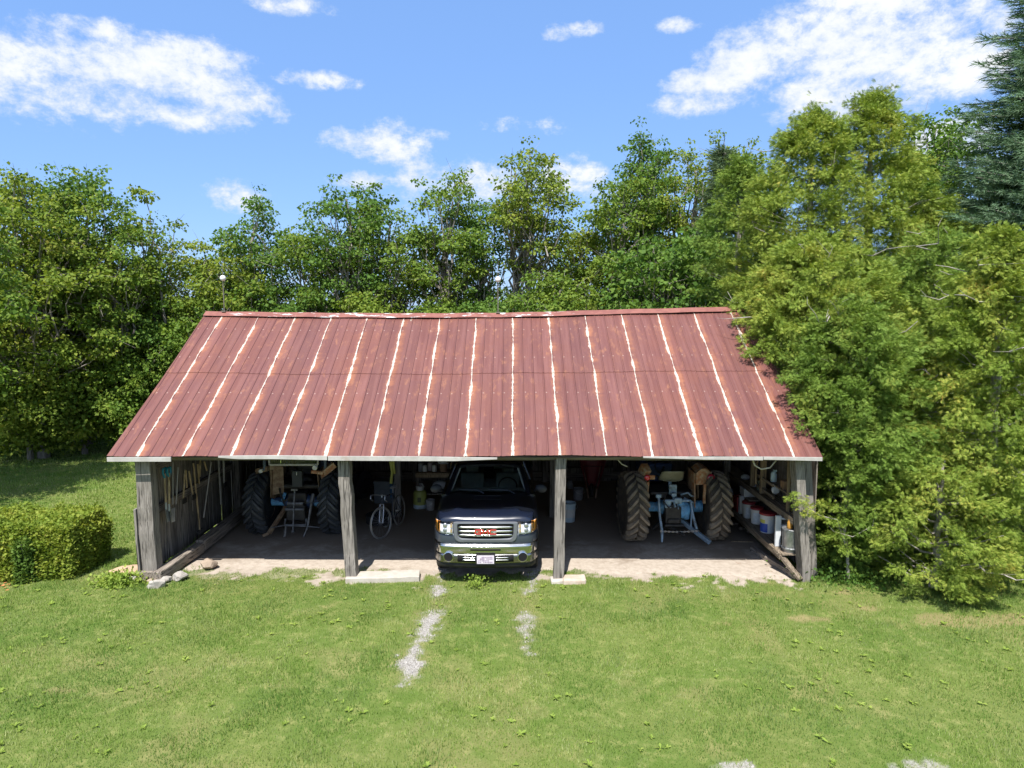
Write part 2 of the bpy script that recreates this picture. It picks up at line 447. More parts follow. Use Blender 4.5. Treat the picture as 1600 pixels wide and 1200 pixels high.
wm = leafmat('weed_leaf', [(0., (.18, .28, .045)), (.5, (.30, .41, .08)), (1., (.46, .52, .14))], transl=.45)
# loose gravel in the wheel tracks
n = 60000; x = rng.uniform(-2.8, 4.2, n); y = rng.uniform(6.5, 12.6, n); g, s1, s2 = bare_fn(x, y); k = (rng.random(n) < g*1.1-.15)
x, y = x[k], y[k]; n = len(x)
TET = np.array([[1,0,-.5],[-.5,.87,-.5],[-.5,-.87,-.5],[0,0,.7]]); FI = [[0,1,3],[1,2,3],[2,0,3]]
Mr = rotmats(n, unit(rng.normal(size=(n, 3))*[1, 1, .3]), rng.uniform(-.6, .6, n))
GV = place(np.concatenate([TET[f] for f in FI]), Mr, np.stack([x, y, gz(x, y)+.006], 1), rng.uniform(.006, .022, n)*rng.uniform(.6, 1.2, n))
tag(np_mesh('gravel_stones', GV, 3, mat('gravel_stone', (.44, .42, .39), (.24, .22, .20), 30, .9)), 'loose grey gravel showing through the two wheel tracks', 'gravel', kind='stuff')
tag(np_mesh('lawn_weeds', np.concatenate(L), 6, wm), 'pale broad leaved weeds growing in the lawn', 'weeds', kind='stuff')

# shed floor: one worn sheet whose front edge is ragged
fx = np.arange(-6.3, 5.3, .12); fe = 12.34+(fbm(fx, fx*0, 1.6, 8)-.5)*.55+(fbm(fx, fx*0, 6., 9)-.5)*.25+np.where(fx > 1.6, -.2, 0)+np.where(fx < -2.6, .12, 0)
fy = np.linspace(0, 1, 30)
FX = np.tile(fx, (30, 1)); FY = fe[None, :]*(1-fy[:, None])+19.4*fy[:, None]
FZ = .012+(fbm(FX, FY, 1.3, 4)-.5)*.012; FZ[0] = -.03
nx2 = len(fx); I = (np.arange(29)[:, None]*nx2+np.arange(nx2-1)[None, :]).ravel()
m, b, p = newmat('worn_concrete')
tcn = b.n('ShaderNodeTexCoord'); ob = tcn.outputs['Object']
ox, oy, oz = b.sep(ob)
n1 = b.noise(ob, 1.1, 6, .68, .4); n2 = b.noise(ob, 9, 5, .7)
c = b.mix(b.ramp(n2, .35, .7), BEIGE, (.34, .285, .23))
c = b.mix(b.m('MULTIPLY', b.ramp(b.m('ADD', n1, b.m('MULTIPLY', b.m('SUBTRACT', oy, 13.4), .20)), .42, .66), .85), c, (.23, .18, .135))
c = b.mix(b.ramp(b.noise(ob, 2.3, 5, .7), .62, .72), c, (.26, .17, .12))
b.lk(c, p.inputs['Base Color']); p.inputs['Roughness'].default_value = .85
bump(b, p, n2, .3, .01)
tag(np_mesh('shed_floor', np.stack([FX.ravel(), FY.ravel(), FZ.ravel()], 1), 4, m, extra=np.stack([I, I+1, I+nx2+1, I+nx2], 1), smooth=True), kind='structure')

# ------------------------------------------------------------------ the shed
shed = empty('drive_shed', (0, 12.05, 0), 0, 'long open fronted grey timber drive shed with a rusty red ribbed metal roof', 'shed')
W_GREY = wood('weathered_grey_wood', (.33, .295, .26), (.105, .09, .078), 2)
W_POST = wood('weathered_post_wood', (.38, .345, .31), (.15, .133, .117), 2, 1.3)
W_DARK = wood('dark_board', (.28, .24, .21), (.10, .085, .075), 2)
W_BEAMX = wood('beam_along', (.30, .26, .22), (.12, .10, .085), 0)
W_BEAMY = wood('beam_across', (.42, .36, .30), (.16, .14, .12), 1)
W_TAN = wood('tan_handle_wood', (.52, .40, .24), (.36, .26, .14), 2, 1.5)
WHITE_P = mat('old_white_paint', (.47, .455, .43), (.36, .345, .32), 5, .6, dirt=(.35, .30, .26), dirt_amt=.2)
SO = Vector((0, -12.05, 0))          # child coordinates are world coordinates minus the shed's base
EY, EZ, RY, RZ = 11.80, 2.375, 15.75, 4.86
def sag(x):
    t = (x+7)/12.4
    return -.045*math.sin(min(t/.75, 1)*math.pi)**1 + (max(0, t-.55)/.45)**1.4*.115
def roofmat():
    m, b, p = newmat('rusty_red_roof_metal')
    tcn = b.n('ShaderNodeTexCoord'); ob = tcn.outputs['Object']
    ox, oy, oz = b.sep(ob)
    t = b.m('ADD', b.m('MULTIPLY', b.m('ADD', ox, 6.60), 1/.8264), .5)
    fl = b.m('FLOOR', t); fr = b.m('SUBTRACT', b.m('SUBTRACT', t, fl), .5); d = b.m('MULTIPLY', fr, .8264)
    cv = b.n('ShaderNodeCombineXYZ'); b.lk(b.m('MULTIPLY', fl, 7.3), cv.inputs[0]); b.lk(oy, cv.inputs[1])
    wav = b.noise(cv.outputs[0], .9, 5, .62); wd = b.noise(cv.outputs[0], 1.9, 5, .72); fine = b.noise(ob, 14, 4, .7)
    dd = b.m('SUBTRACT', d, b.m('MULTIPLY', b.m('SUBTRACT', wav, .5), .11))
    dd = b.m('SUBTRACT', dd, b.m('MULTIPLY', b.m('SUBTRACT', fine, .5), .03))
    half = b.m('ADD', .003, b.m('MULTIPLY', b.ramp(wd, .34, .80), .042))
    half = b.m('ADD', half, b.m('MULTIPLY', b.ramp(oy, 0.8, -.3), .006))
    wmask = b.ramp(b.m('SUBTRACT', half, b.m('ABSOLUTE', dd)), -.004, .004)
    strk = b.noise(b.scale(ob, (9, .55, .55)), 1.0, 6, .6); blot = b.noise(ob, 1.3, 5, .65); sp = b.noise(b.scale(ob, (1, .35, .35)), 8., 5, .7)
    st = b.n('ShaderNodeTexWhiteNoise'); st.noise_dimensions = '1D'; b.lk(b.m('FLOOR', b.m('MULTIPLY', t, 4.)), st.inputs['W'])
    sh = b.n('ShaderNodeTexWhiteNoise'); sh.noise_dimensions = '1D'; b.lk(b.m('ADD', fl, b.m('MULTIPLY', b.m('GREATER_THAN', oy, 1.61), 40.)), sh.inputs['W'])
    c = b.mix(b.ramp(strk, .35, .65), (.140, .050, .042), (.190, .078, .066))
    c = b.mix(b.m('MULTIPLY', b.ramp(blot, .4, .65), .6), c, (.175, .062, .043))
    c = b.mix(b.m('MULTIPLY', sh.outputs[0], .45), c, (.125, .052, .052))
    c = b.mix(b.m('MULTIPLY', b.ramp(sp, .54, .70), .6), c, (.29, .125, .07))
    near = b.m('MULTIPLY', b.ramp(b.m('ADD', b.m('ABSOLUTE', b.m('SUBTRACT', dd, .035)), b.m('MULTIPLY', b.m('SUBTRACT', fine, .5), .16)), .13, .015), b.ramp(wd, .35, .70))
    c = b.mix(b.m('MULTIPLY', near, .72), c, (.35, .135, .06))
    # dark line painted beside each rib to strengthen its shading
    r4 = b.m('SUBTRACT', b.m('FRACT', b.m('ADD', b.m('MULTIPLY', t, 4.), .5)), .5)
    c = b.mix(b.m('MULTIPLY', b.ramp(b.m('ABSOLUTE', b.m('MULTIPLY', b.m('ADD', r4, -.07), .2066)), .010, .003), .42), c, (.05, .018, .018))
    rows = None
    for y0 in (.35, 1.25, 2.25, 3.15):
        q = b.ramp(b.m('ABSOLUTE', b.m('SUBTRACT', oy, y0)), .016, .006); rows = q if rows is None else b.m('MAXIMUM', rows, q)
    c = b.mix(b.m('MULTIPLY', b.m('MULTIPLY', rows, b.ramp(b.m('ABSOLUTE', b.m('MULTIPLY', b.m('ADD', r4, -.22), .2066)), .016, .006)), .55), c, (.45, .33, .28))
    c = b.mix(wmask, c, b.mix(b.ramp(fine, .35, .65), (.56, .51, .46), (.46, .38, .31)))
    hsv = b.n('ShaderNodeHueSaturation'); b.lk(c, hsv.inputs['Color']); b.lk(b.m('ADD', b.m('MULTIPLY', st.outputs[0], .14), .93), hsv.inputs['Value'])
    b.lk(hsv.outputs[0], p.inputs['Base Color'])
    b.lk(b.m('ADD', b.m('MULTIPLY', blot, .25), .38), p.inputs['Roughness']); p.inputs['Specular IOR Level'].default_value = .4
    bump(b, p, b.m('ADD', fine, blot), .35, .01)
    return m
RM = roofmat()
def roof_side(front):
    mb = MB(); L0, L1 = -7.12, 5.46
    xs_ = []
    x = -6.60-.2066*3
    rib = [(-.018, 0), (-.008, .009), (.008, .009), (.018, 0), (.07, .0), (.10, .004), (.13, .0)]
    pts = [(L0, 0)]
    for k in range(-2, 60):
        xr = -6.60+.2066*k
        for dx_, h in rib:
            q = xr+dx_+.0
            if L0+.02 < q < L1-.02: pts.append((q, h+(.007 if k % 4 == 0 and h > .01 else 0)))
    pts.append((L1, 0)); pts = sorted(set(pts))
    sg = 1 if front else -1
    sheets = [(-.003, .53, .010), (.515, 1.0, 0.)]
    for t0, t1, lift0 in sheets:
        vs_ = list(np.linspace(t0, t1, 12))
        def fn(u, v):
            x, h = u
            y = EY+(RY-EY)*v; z = EZ+(RZ+sag(x)-EZ)*v
            wob = math.sin(x*2.1+v*3)*.008+math.sin(x*.7+1)*.012*(1-v)+(math.sin(x*7.6)*.004)
            lift = lift0 if t0 < 0 else (.004*(1-(v-t0)/(t1-t0)))
            if t0 < 0: lift = -.004
            n = Vector((0, -(RZ-EZ), RY-EY)).normalized()
            yy = y+n.y*(h+lift); zz = z+n.z*(h+lift)+wob
            if not front: yy = 2*RY-yy
            xx = x + (.15*(v) if x < L0+.01 else 0)
            return (xx, yy-12.05, zz)
        mb.grid(fn, pts, vs_)
    return mb
roof = roof_side(True).build('roof', RM, shed, smooth=False, solid=.004)
roof_side(False).build('roof', RM, shed, solid=.004)
# ridge cap
mb = MB()
def cap(u, v):
    z = RZ+sag(u)+.045-abs(v)*.58+math.sin(u*5)*.004
    return (u, RY-12.05+v, z)
mb.grid(cap, list(np.linspace(-7.02, 5.48, 60)), [-.17, -.05, 0, .05, .17])
m, b, p = newmat('flaking_ridge_metal'); tcn = b.n('ShaderNodeTexCoord'); ob = tcn.outputs['Object']; ox, oy, oz = b.sep(ob)
fl = b.noise(b.scale(ob, (.9, 3, 3)), 3.2, 6, .7); loc = b.m('MULTIPLY', b.ramp(ox, -6.6, -6.0), b.ramp(ox, 1.6, .9))
c = b.mix(b.ramp(b.noise(ob, 6, 4), .35, .65), (.20, .07, .055), (.26, .10, .075))
c = b.mix(b.m('MULTIPLY', b.ramp(fl, .55, .60), loc), c, (.58, .58, .57))
b.lk(c, p.inputs['Base Color']); p.inputs['Roughness'].default_value = .55
mb.build('ridge_cap', m, roof, solid=.004)
# lightning rods
M_ROD = mat('rod_metal', (.28, .25, .21), (.20, .17, .14), 8, .5, .6); M_BALL = mat('white_glass_ball', (.80, .82, .86), (.74, .76, .80), 3, .12)
for xr in (-6.60, -.32):
    z0 = RZ+sag(xr)
    o = MB().tube([(xr, 3.70, z0-.02), (xr-.003, 3.70, z0+.7), (xr+.004, 3.70, z0+1.25)], [.013, .011, .004], 6).box((xr, 3.70, z0+.05), (.09, .12, .03)).build('lightning_rod', M_ROD, shed)
    MB().sphere((xr, 3.70, z0+.80), .068, 16).build('ball', M_BALL, o, smooth=True)
# fascia boards
def fascia(pts, h, th=.03):
    mb = MB()
    for (x0, z0, h0), (x1, z1, h1) in zip(pts[:-1], pts[1:]):
        y = -.292
        mb.add([(x0,y,z0-h0),(x1,y,z1-h1),(x1,y,z1),(x0,y,z0),(x0,y+th,z0-h0),(x1,y+th,z1-h1),(x1,y+th,z1),(x0,y+th,z0)],
               [(0,1,2,3),(5,4,7,6),(4,0,3,7),(1,5,6,2),(3,2,6,7),(4,5,1,0)])
    mb.build('fascia', WHITE_P, shed, bevel=.002)
fascia([(-7.10, 2.35, .075), (-5.98, 2.355, .08)], .08)
fascia([(-5.15, 2.375, .03), (-4.8, 2.38, .06), (-4.2, 2.385, .065), (-3.24, 2.375, .075)], .08)
fascia([(-3.225, 2.372, .078), (-1.6, 2.365, .08), (-1.0, 2.355, .07), (-.26, 2.345, .03)], .08)
fascia([(2.3, 2.365, .025), (3.4, 2.36, .05), (4.4, 2.36, .06)], .05)
fascia([(4.41, 2.36, .05), (5.44, 2.35, .065)], .05)
# posts: x at top, x at base, y, width, depth, top z, base z
def post(xt, xb, y, w_, d_, zt, zb=0., wob=.011, m=W_POST, name='post'):
    mb = MB().beam((xb, y-12.05, zb), (xt, y-12.05, zt), w_, d_, 9, wob)
    return mb.build(name, m, shed, bevel=.012)
post(-6.63, -6.60, 12.12, .27, .24, 2.34, .16)
post(-3.02, -2.92, 12.07, .205, .24, 2.36, .0)
post(.885, .845, 12.07, .19, .22, 2.36, .0)
post(5.13, 5.38, 12.12, .16, .28, 2.34, -.02)
post(5.32, 5.55, 12.20, .22, .05, 2.30, -.02, .004)
MB().beam((-6.775, .04, -.06), (-6.80, .04, 1.35), .04, .22, 4, .004).build('corner_board', W_POST, shed, bevel=.004)
for x_ in (-2.72, .97): post(x_, x_+.0, 15.95, .15, .16, 4.6, .0, .004, W_GREY)
for x_ in (-6.55, 5.1): post(x_, x_, 15.95, .16, .16, 4.55, .0, .004, W_GREY)
for x_ in (-6.55, -2.8, .95, 5.1): post(x_, x_, 19.3, .16, .14, 2.3, .0, .004, W_GREY)
# eave plates, tie beams, rafters, purlins
for y, z in ((.12, 2.31), (7.35, 2.25)):
    MB().beam((-6.7, y, z), (5.2, y, z), .15, .17, 14, .004).build('plate_beam', W_BEAMX, shed, bevel=.01)
MB().beam((-6.7, 3.7, 4.62), (5.2, 3.7, 4.62), .12, .16, 8, .004).build('ridge_beam', W_BEAMX, shed, bevel=.01)
for x_ in (-6.6, -2.85, .93, 5.1):
    MB().beam((x_, .1, 2.36), (x_, 7.3, 2.36), .14, .15, 6, .004).build('tie_beam', W_BEAMY, shed, bevel=.01)
for i in range(17):
    x_ = -6.75+i*.745
    mb = MB()
    for sg in (1, -1):
        mb.beam((x_, 3.7-sg*3.55, EZ+.09), (x_, 3.7-sg*.04, RZ-.14), .05, .12)
    mb.build('rafter', W_BEAMY, shed)
mb = MB()
for i in range(11):
    t = (i+.4)/11
    for sg in (1, -1):
        y = 3.7-sg*3.9*(1-t); z = EZ+(RZ-EZ)*t-.125
        mb.box((-.86, y, z), (12.2, .14, .022), Euler((sg*math.atan2(RZ-EZ, RY-EY), 0, 0)).to_matrix())
mb.build('roof_lath', W_BEAMX, shed)
# walls of vertical boards with real gaps
def board_wall(p0, p1, top, m, th=.022, gap=.007, jit=1.):
    """boards from p0 to p1 (xy); top(t) gives the height"""
    mb = MB(); a = Vector((*p0, 0)); e = Vector((*p1, 0)); L = (e-a).length; d = (e-a)/L; s_ = 0.
    ang = math.atan2(d.y, d.x)
    while s_ < L-.06:
        w_ = random.uniform(.17, .27); w_ = min(w_, L-s_)
        zt = top(min(1, (s_+w_/2)/L)); zb = random.uniform(.02, .10)*jit-.01
        c_ = a+d*(s_+w_/2)
        mb.box((c_.x, c_.y, (zt+zb)/2), (w_-gap-random.random()*.009*jit, th, zt-zb), Euler((random.uniform(-.004,.004)*jit, random.uniform(-.005, .005)*jit, ang)).to_matrix())
        s_ += w_
    return mb.build('wall', m, shed)
gab = lambda t: 2.30+(4.72-2.30)*(1-abs(2*t-1))
board_wall((-6.74, .20), (-6.72, 7.4), gab, W_GREY)
board_wall((5.56, .16), (5.56, 7.4), gab, W_DARK, gap=.001, jit=0.)
board_wall((-6.7, 7.44), (5.56, 7.44), lambda t: 2.36, W_DARK, gap=.0005, jit=0.)
# left side: nailing rails and floor timber on stones
MB().beam((-6.66, .22, 1.20), (-6.66, 7.2, 1.30), .07, .15, 5, .004).build('rail', W_BEAMY, shed, bevel=.006)
MB().beam((-6.66, .22, 2.02), (-6.66, 7.2, 2.06), .06, .12, 5, .004).build('rail', W_BEAMY, shed, bevel=.006)
MB().beam((-6.68, -.08, .06), (-6.68, .34, .08), .30, .26, 2, .008).build('sill_block', W_BEAMY, shed, bevel=.02)
MB().beam((-6.43, -.14, .115), (-6.30, 1.3, .17), .19, .20, 5, .009).build('sill_beam', W_BEAMY, shed, bevel=.015)
MB().beam((-6.30, 1.34, .18), (-6.36, 4.4, .20), .20, .22, 6, .008).build('sill_beam', W_BEAMY, shed, bevel=.015)
MB().beam((-6.6, 7.30, .20), (5.1, 7.30, .22), .12, .20, 8, .004).build('sill_beam', W_BEAMX, shed, bevel=.01)
MB().beam((1.35, 7.2, .36), (2.9, 7.2, .38), .10, .16, 2, .004).build('sill_beam', W_GREY, shed, bevel=.01)
# right side shelving
def at(px, py, Yw):
    d = pix_dir(px, py); t = Yw/d.y
    return Vector((d.x*t, Yw, CZ+d.z*t))
SH = wood('shelf_wood', (.33, .27, .20), (.15, .115, .085), 1)
UP = wood('upright_wood', (.44, .33, .21), (.26, .18, .11), 2)
MB().beam((5.0, .25, .36), (4.98, 6.6, .38), .05, .12, 4, .003).build('shelf_rail', SH, shed, bevel=.006)
MB().box((5.26, 3.3, .41), (.50, 6.2, .025)).build('shelf', SH, shed)
MB().beam((5.20, .22, 1.04), (5.12, 6.4, 1.08), .05, .12, 4, .003).build('shelf_rail', SH, shed, bevel=.006)
MB().box((5.36, 3.5, 1.085), (.32, 5.8, .022)).build('shelf', SH, shed)
MB().box((5.36, .75, 1.455), (.30, 1.15, .025)).build('shelf', SH, shed)
MB().beam((5.22, 1.3, 1.44), (5.22, 2.3, 1.44), .03, .06, 2, .003).build('shelf_rail', SH, shed, bevel=.004)
MB().beam((5.22, 1.25, 1.20), (5.22, 2.2, 1.22), .03, .06, 2, .003).build('shelf_rail', SH, shed, bevel=.004)
for (x_, y, w_) in ((5.24, 2.52, .10), (5.24, 1.92, .12), (5.30, 4.6, .09), (5.24, .62, .05)):
    MB().beam((x_, y, 1.11), (x_, y, 2.9), w_, .06, 4, .003).build('shelf_upright', UP, shed, bevel=.005)
MB().beam((4.98, 3.4, .0), (4.98, 3.4, .30), .08, .06).build('shelf_upright', SH, shed, bevel=.005)
MB().beam((4.95, .40, .46), (5.24, -.10, .05), .10, .06, 3, .004).build('brace_board', SH, shed, bevel=.006)
MB().beam((4.93, 1.5, .06), (5.24, .0, .06), .12, .10, 4, .006).build('kick_board', W_BEAMY, shed, bevel=.01)
# loose wires and rope under the eave
M_CORD = mat('pale_cord', (.55, .52, .46), (.40, .37, .32), 8, .7)
tag(MB().tube([(1.93, 12.5, 2.3), (1.96, 12.5, 2.16), (2.05, 12.5, 2.06), (2.15, 12.5, 2.02)], .010, 6).build('wire', M_CORD), 'short pale wire curling down under the eave over the right bay', 'wire')
tag(MB().tube([(4.35, 12.15, 2.25), (4.40, 12.15, 2.12), (4.52, 12.15, 2.05), (4.68, 12.15, 2.08), (4.80, 12.2, 2.2)], .014, 6).build('rope', M_CORD), 'slack rope looped under the eave beside the right end post', 'rope')

# stones and concrete blocks at the post feet
def stone(name, c_, d, m, label, cat='stone', seed=0, flat=.75, group=None, rz=0.):
    rr = random.Random(seed); bm = bmesh.new(); bmesh.ops.create_icosphere(bm, subdivisions=3, radius=1)
    o3 = Vector((rr.random()*9, rr.random()*9, 0)); cuts = [(Vector((rr.gauss(0,1), rr.gauss(0,1), rr.gauss(0,.8))).normalized(), rr.uniform(.5, .85)) for _ in range(11)]
    cuts.append((Vector((0, 0, 1)), flat))
    from mathutils import noise
    for v in bm.verts:
        for n, q in cuts:
            e = v.co.dot(n)
            if e > q: v.co -= n*(e-q)
        v.co += v.co.normalized()*(noise.noise(v.co*2.2+o3)*.10+noise.noise(v.co*6+o3)*.03)
        v.co = Vector((v.co.x*d[0]/2, v.co.y*d[1]/2, v.co.z*d[2]/2))
    me = bpy.data.meshes.new(name); bm.to_mesh(me); bm.free(); me.materials.append(m)
    o = bpy.data.objects.new(name, me); COL.objects.link(o); o.location = c_; o.rotation_euler.z = rz
    return tag(o, label, cat, group)
ST_W = mat('pale_stone', (.44, .41, .37), (.30, .28, .25), 7, .85, bmp=.8, dirt=(.30, .26, .22))
ST_O = mat('orange_stone', (.52, .36, .23), (.44, .30, .20), 5, .85, bmp=.4)
ST_B = mat('brown_stone', (.38, .30, .23), (.26, .20, .15), 8, .9, bmp=.6)
stone('flat_stone', (-7.15, 12.22, .10), (.80, .50, .24), ST_O, 'flat orange brown flagstone lying in the grass left of the corner post', seed=3, flat=.5)
stone('stone', (-6.33, 11.72, .05), (.40, .26, .24), ST_W, 'blocky white stone nearest the lawn below the corner post', seed=5, group='stones at the left corner post')
stone('stone', (-6.28, 11.98, .05), (.26, .22, .17), ST_W, 'small pale stone behind the blocky white stone', seed=8, group='stones at the left corner post')
stone('stone', (-6.08, 12.08, .06), (.28, .34, .22), ST_W, 'upright wedge shaped pale stone right of the small one', seed=11, group='stones at the left corner post')
stone('stone', (-6.48, 11.93, .03), (.28, .24, .12), ST_B, 'dull brown grey stone under the end of the sill block', seed=14, group='stones at the left corner post')
stone('stone', (-6.86, 11.95, .04), (.16, .22, .20), ST_W, 'small white stone on the outer side of the corner post', seed=17, group='stones at the left corner post')
stone('layered_rock', (-5.82, 12.62, .09), (.36, .34, .26), ST_B, 'layered brown rock on the concrete beside the sill beam', 'rock', seed=23)
CONC = mat('pale_concrete', (.50, .46, .40), (.42, .38, .33), 6, .9, bmp=.3, dirt=(.34, .29, .23), dirt_amt=.3)
mb = MB().beam((-3.02, 12.02, .02), (-1.70, 12.14, .02), .34, .18, 8, .006)
tag(mb.build('concrete_slab', CONC, bevel=.015), 'long pale concrete slab the left middle post stands on', 'slab')
mb = MB().beam((.92, 11.98, .025), (1.34, 11.98, .025), .27, .15, 3, .012)
tag(mb.build('concrete_block', mat('stained_block', (.54, .46, .39), (.44, .34, .26), 5, .9, bmp=.4), bevel=.03), 'short pale block with orange stain beside the right middle post', 'block')
tag(MB().beam((.70, 11.98, .02), (1.0, 12.0, .02), .24, .10, 2, .01).build('post_footing', CONC, bevel=.02), 'low rubble footing under the right middle post', 'footing')
rub = []

# ------------------------------------------------------------------ pickup truck (local: front at y=0, rear towards +y)
M_BODY = mat('dark_navy_paint', (.006, .008, .014), (.005, .007, .012), 2, .35, 0., coat=.5)
M_CHROME = mat('chrome', (.70, .70, .70), (.62, .62, .63), 3, .18, 1.)
M_SATIN = mat('satin_grey_trim', (.075, .09, .12), (.06, .075, .10), 3, .35, .4, coat=.3)
M_BLKP = mat('black_plastic', (.018, .018, .020), (.012, .012, .013), 9, .55)
M_SHADE = mat('painted_recess_shade', (.004, .004, .005), (.003, .003, .003), 3, .9)  # near-black colour stands in for the shade inside grille and bumper openings
M_RUB = mat('tyre_rubber', (.030, .029, .030), (.022, .021, .022), 10, .8, bmp=.2)
M_DEFL = mat('smoked_deflector', (.010, .014, .030), (.008, .012, .025), 2, .2, 0., coat=.6)
M_SILV = mat('silver_metal', (.62, .63, .64), (.5, .5, .52), 4, .35, .9)
M_INT = mat('interior_grey', (.50, .57, .56), (.38, .44, .43), 5, .8)
M_AMB = mat('amber_lens', (.85, .36, .06), (.75, .27, .04), 12, .15, coat=1.)
def glassmat(name, tint, ior=1.5):
    m, b, p = newmat(name); out = m.node_tree.nodes['Material Output']
    tr = b.n('ShaderNodeBsdfTransparent'); tr.inputs[0].default_value = (*tint, 1)
    gl = b.n('ShaderNodeBsdfGlossy'); gl.inputs['Roughness'].default_value = .03; gl.inputs[0].default_value = (.9, .95, 1, 1)
    f = b.n('ShaderNodeFresnel'); f.inputs[0].default_value = ior
    mx = b.n('ShaderNodeMixShader'); b.lk(f.outputs[0], mx.inputs[0]); b.lk(tr.outputs[0], mx.inputs[1]); b.lk(gl.outputs[0], mx.inputs[2])
    b.lk(mx.outputs[0], out.inputs[0]); return m
M_GLASS = glassmat('tinted_glass', (.82, .90, .87)); M_LENS = glassmat('clear_lens', (.97, .98, .99), 1.12)
TX, TY = -.47, 11.80
truck = empty('pickup_truck', (TX, TY, 0), 0, 'dark navy pickup truck parked nose out in the middle bay of the shed', 'pickup truck')
def yf(x):
    x = abs(x); return .10*x*x+.36*(max(0, (x-.74)/.22))**2.2
def strip(name, x0, x1, z0, z1, off, m, parent, nx_=24, nz=4, lean=0., solid=.012, bulge=0., smooth=True, skew=None):
    mb = MB()
    def fn(u, v):
        t = (v-z0)/(z1-z0); za = v
        if skew: a, b_ = skew(u); za = a+(b_-a)*t
        return (u, yf(u)-off+lean*t-bulge*math.sin(t*math.pi), za)
    mb.grid(fn, list(np.linspace(x0, x1, nx_)), list(np.linspace(z0, z1, nz)))
    o = mb.build(name, m, parent, smooth=smooth, solid=0)
    q = o.modifiers.new('solid', 'SOLIDIFY'); q.thickness = solid; q.offset = 0
    return o
# hood, wings and nose as one skin
def hood_z(x, y):
    x = abs(x); t = min(max(y/1.3, 0), 1)
    c_ = 1.185+.155*t**.75
    c_ -= .02*x*x + .055*max(0, (x-.62)/.32)**2
    c_ += .018*math.exp(-((x-.56)/.10)**2)*min(1, t*4)              # raised shoulders
    if x < .26: c_ -= .006*min(1, t*2)
    return c_-.075*max(0, 1-y/.10)**2
def section(ys):
    fade = max(0, 1-ys/1.35); pts = []
    zt = lambda x: hood_z(x, ys)
    top = [0, .12, .24, .28, .38, .48, .56, .64, .72, .79, .85, .90]
    S_ = [(x, zt(x)) for x in top]
    e = zt(.90)
    ar = 0
    if .52 < ys < 1.42: ar = math.sqrt(max(0, .45**2-(ys-.97)**2))+.36
    zb = max(.42, ar)
    S_ += [(.935, e-.05), (.955, e-.13), (.965, max(.80, zb+.06)), (.965, max(.62, zb+.03)), (.955, zb)]
    full = [(-x, z) for x, z in reversed(S_)]+S_[1:]
    return [(x, ys+yf(x)*fade, z) for x, z in full]
mb = MB(); yss = [0, .02, .05, .1, .18, .3, .45, .52, .56, .65, .8, .97, 1.1, 1.25, 1.36, 1.42, 1.5]
secs = [section(y) for y in yss]; n = len(secs[0])
mb.add([q for s_ in secs for q in s_], [(j*n+i, j*n+i+1, j*n+n+i+1, j*n+n+i) for j in range(len(secs)-1) for i in range(n-1)])
# cab sides, bed, tail
def side_sec(y, hw, zt, zb=.42): return [(-hw, y, zb), (-hw-.01, y, .8), (-hw, y, zt), (hw, y, zt), (hw+.01, y, .8), (hw, y, zb)]
def loftsec(mb, secs, cap=True):
    n = len(secs[0]); mb.add([q for s_ in secs for q in s_], [(j*n+i, j*n+i+1, j*n+n+i+1, j*n+n+i) for j in range(len(secs)-1) for i in range(n-1)]
       + ([tuple(range(n)), tuple((len(secs)-1)*n+i for i in reversed(range(n)))] if cap else []))
body = mb.build('body', M_BODY, truck, smooth=True, solid=.02)
for sg in (-1, 1):
    mb = MB(); mb.add([(sg*.955, 1.45, .42), (sg*.955, 3.75, .42), (sg*.965, 3.75, .85), (sg*.965, 1.45, .85), (sg*.93, 1.45, 1.28), (sg*.93, 3.75, 1.30)],
           [(0,1,2,3), (3,2,5,4)])
    mb.build('door_panel', M_BODY, truck, solid=.02)
mb = MB(); loftsec(mb, [side_sec(3.82, .95, 1.33), side_sec(4.2, .96, 1.34), side_sec(5.72, .95, 1.34)], True)
mb.build('cargo_bed', M_BODY, truck, bevel=.03)
MB().box((0, 5.80, .55), (1.9, .16, .2)).build('rear_bumper', M_CHROME, truck, bevel=.04)
# greenhouse frame: pillars + roof
cab = MB()
A0, A1 = (.80, 1.30, 1.32), (.635, 1.98, 1.745)
B0, B1 = (.86, 2.55, 1.30), (.665, 2.6, 1.78)
C0, C1 = (.86, 3.72, 1.30), (.655, 3.45, 1.78)
for sg in (-1, 1):
    f = lambda q: (q[0]*sg, q[1], q[2])
    for a, b_, ww in ((A0, A1, .075), (B0, B1, .10), (C0, C1, .14)):
        cab.beam(f(a), f(b_), ww, .06)
def roofp(u, v):
    x = u*(.70-.03*abs(v-.5)); y = 1.93+v*1.60
    return (x, y, 1.815-.055*abs(u)**3-.05*(2*abs(v-.42))**2.5)
cab.grid(roofp, list(np.linspace(-1, 1, 15)), list(np.linspace(0, 1, 9)))
cab.grid(lambda u, v: (u*.70, 1.93+v*.06, 1.76-.02*v-.055*abs(u)**3), list(np.linspace(-1, 1, 9)), [0, 1])
cab.beam((-.86, 1.30, 1.30), (-.86, 3.75, 1.30), .08, .05); cab.beam((.86, 1.30, 1.30), (.86, 3.75, 1.30), .08, .05)
cab.beam((-.68, 2.0, 1.74), (-.66, 3.5, 1.745), .05, .05); cab.beam((.68, 2.0, 1.74), (.66, 3.5, 1.745), .05, .05)
cabo = cab.build('cab', M_BODY, truck, smooth=True, solid=.012)
mb = MB()
def ws(u, v):
    hw = .775*(1-v)+.615*v
    return (u*hw, 1.25+.12*u*u+v*.70-.0, 1.335+.415*v-.02*u*u)
mb.grid(ws, list(np.linspace(-1, 1, 17)), list(np.linspace(0, 1, 7)))
mb.build('windshield', M_GLASS, truck, smooth=True)
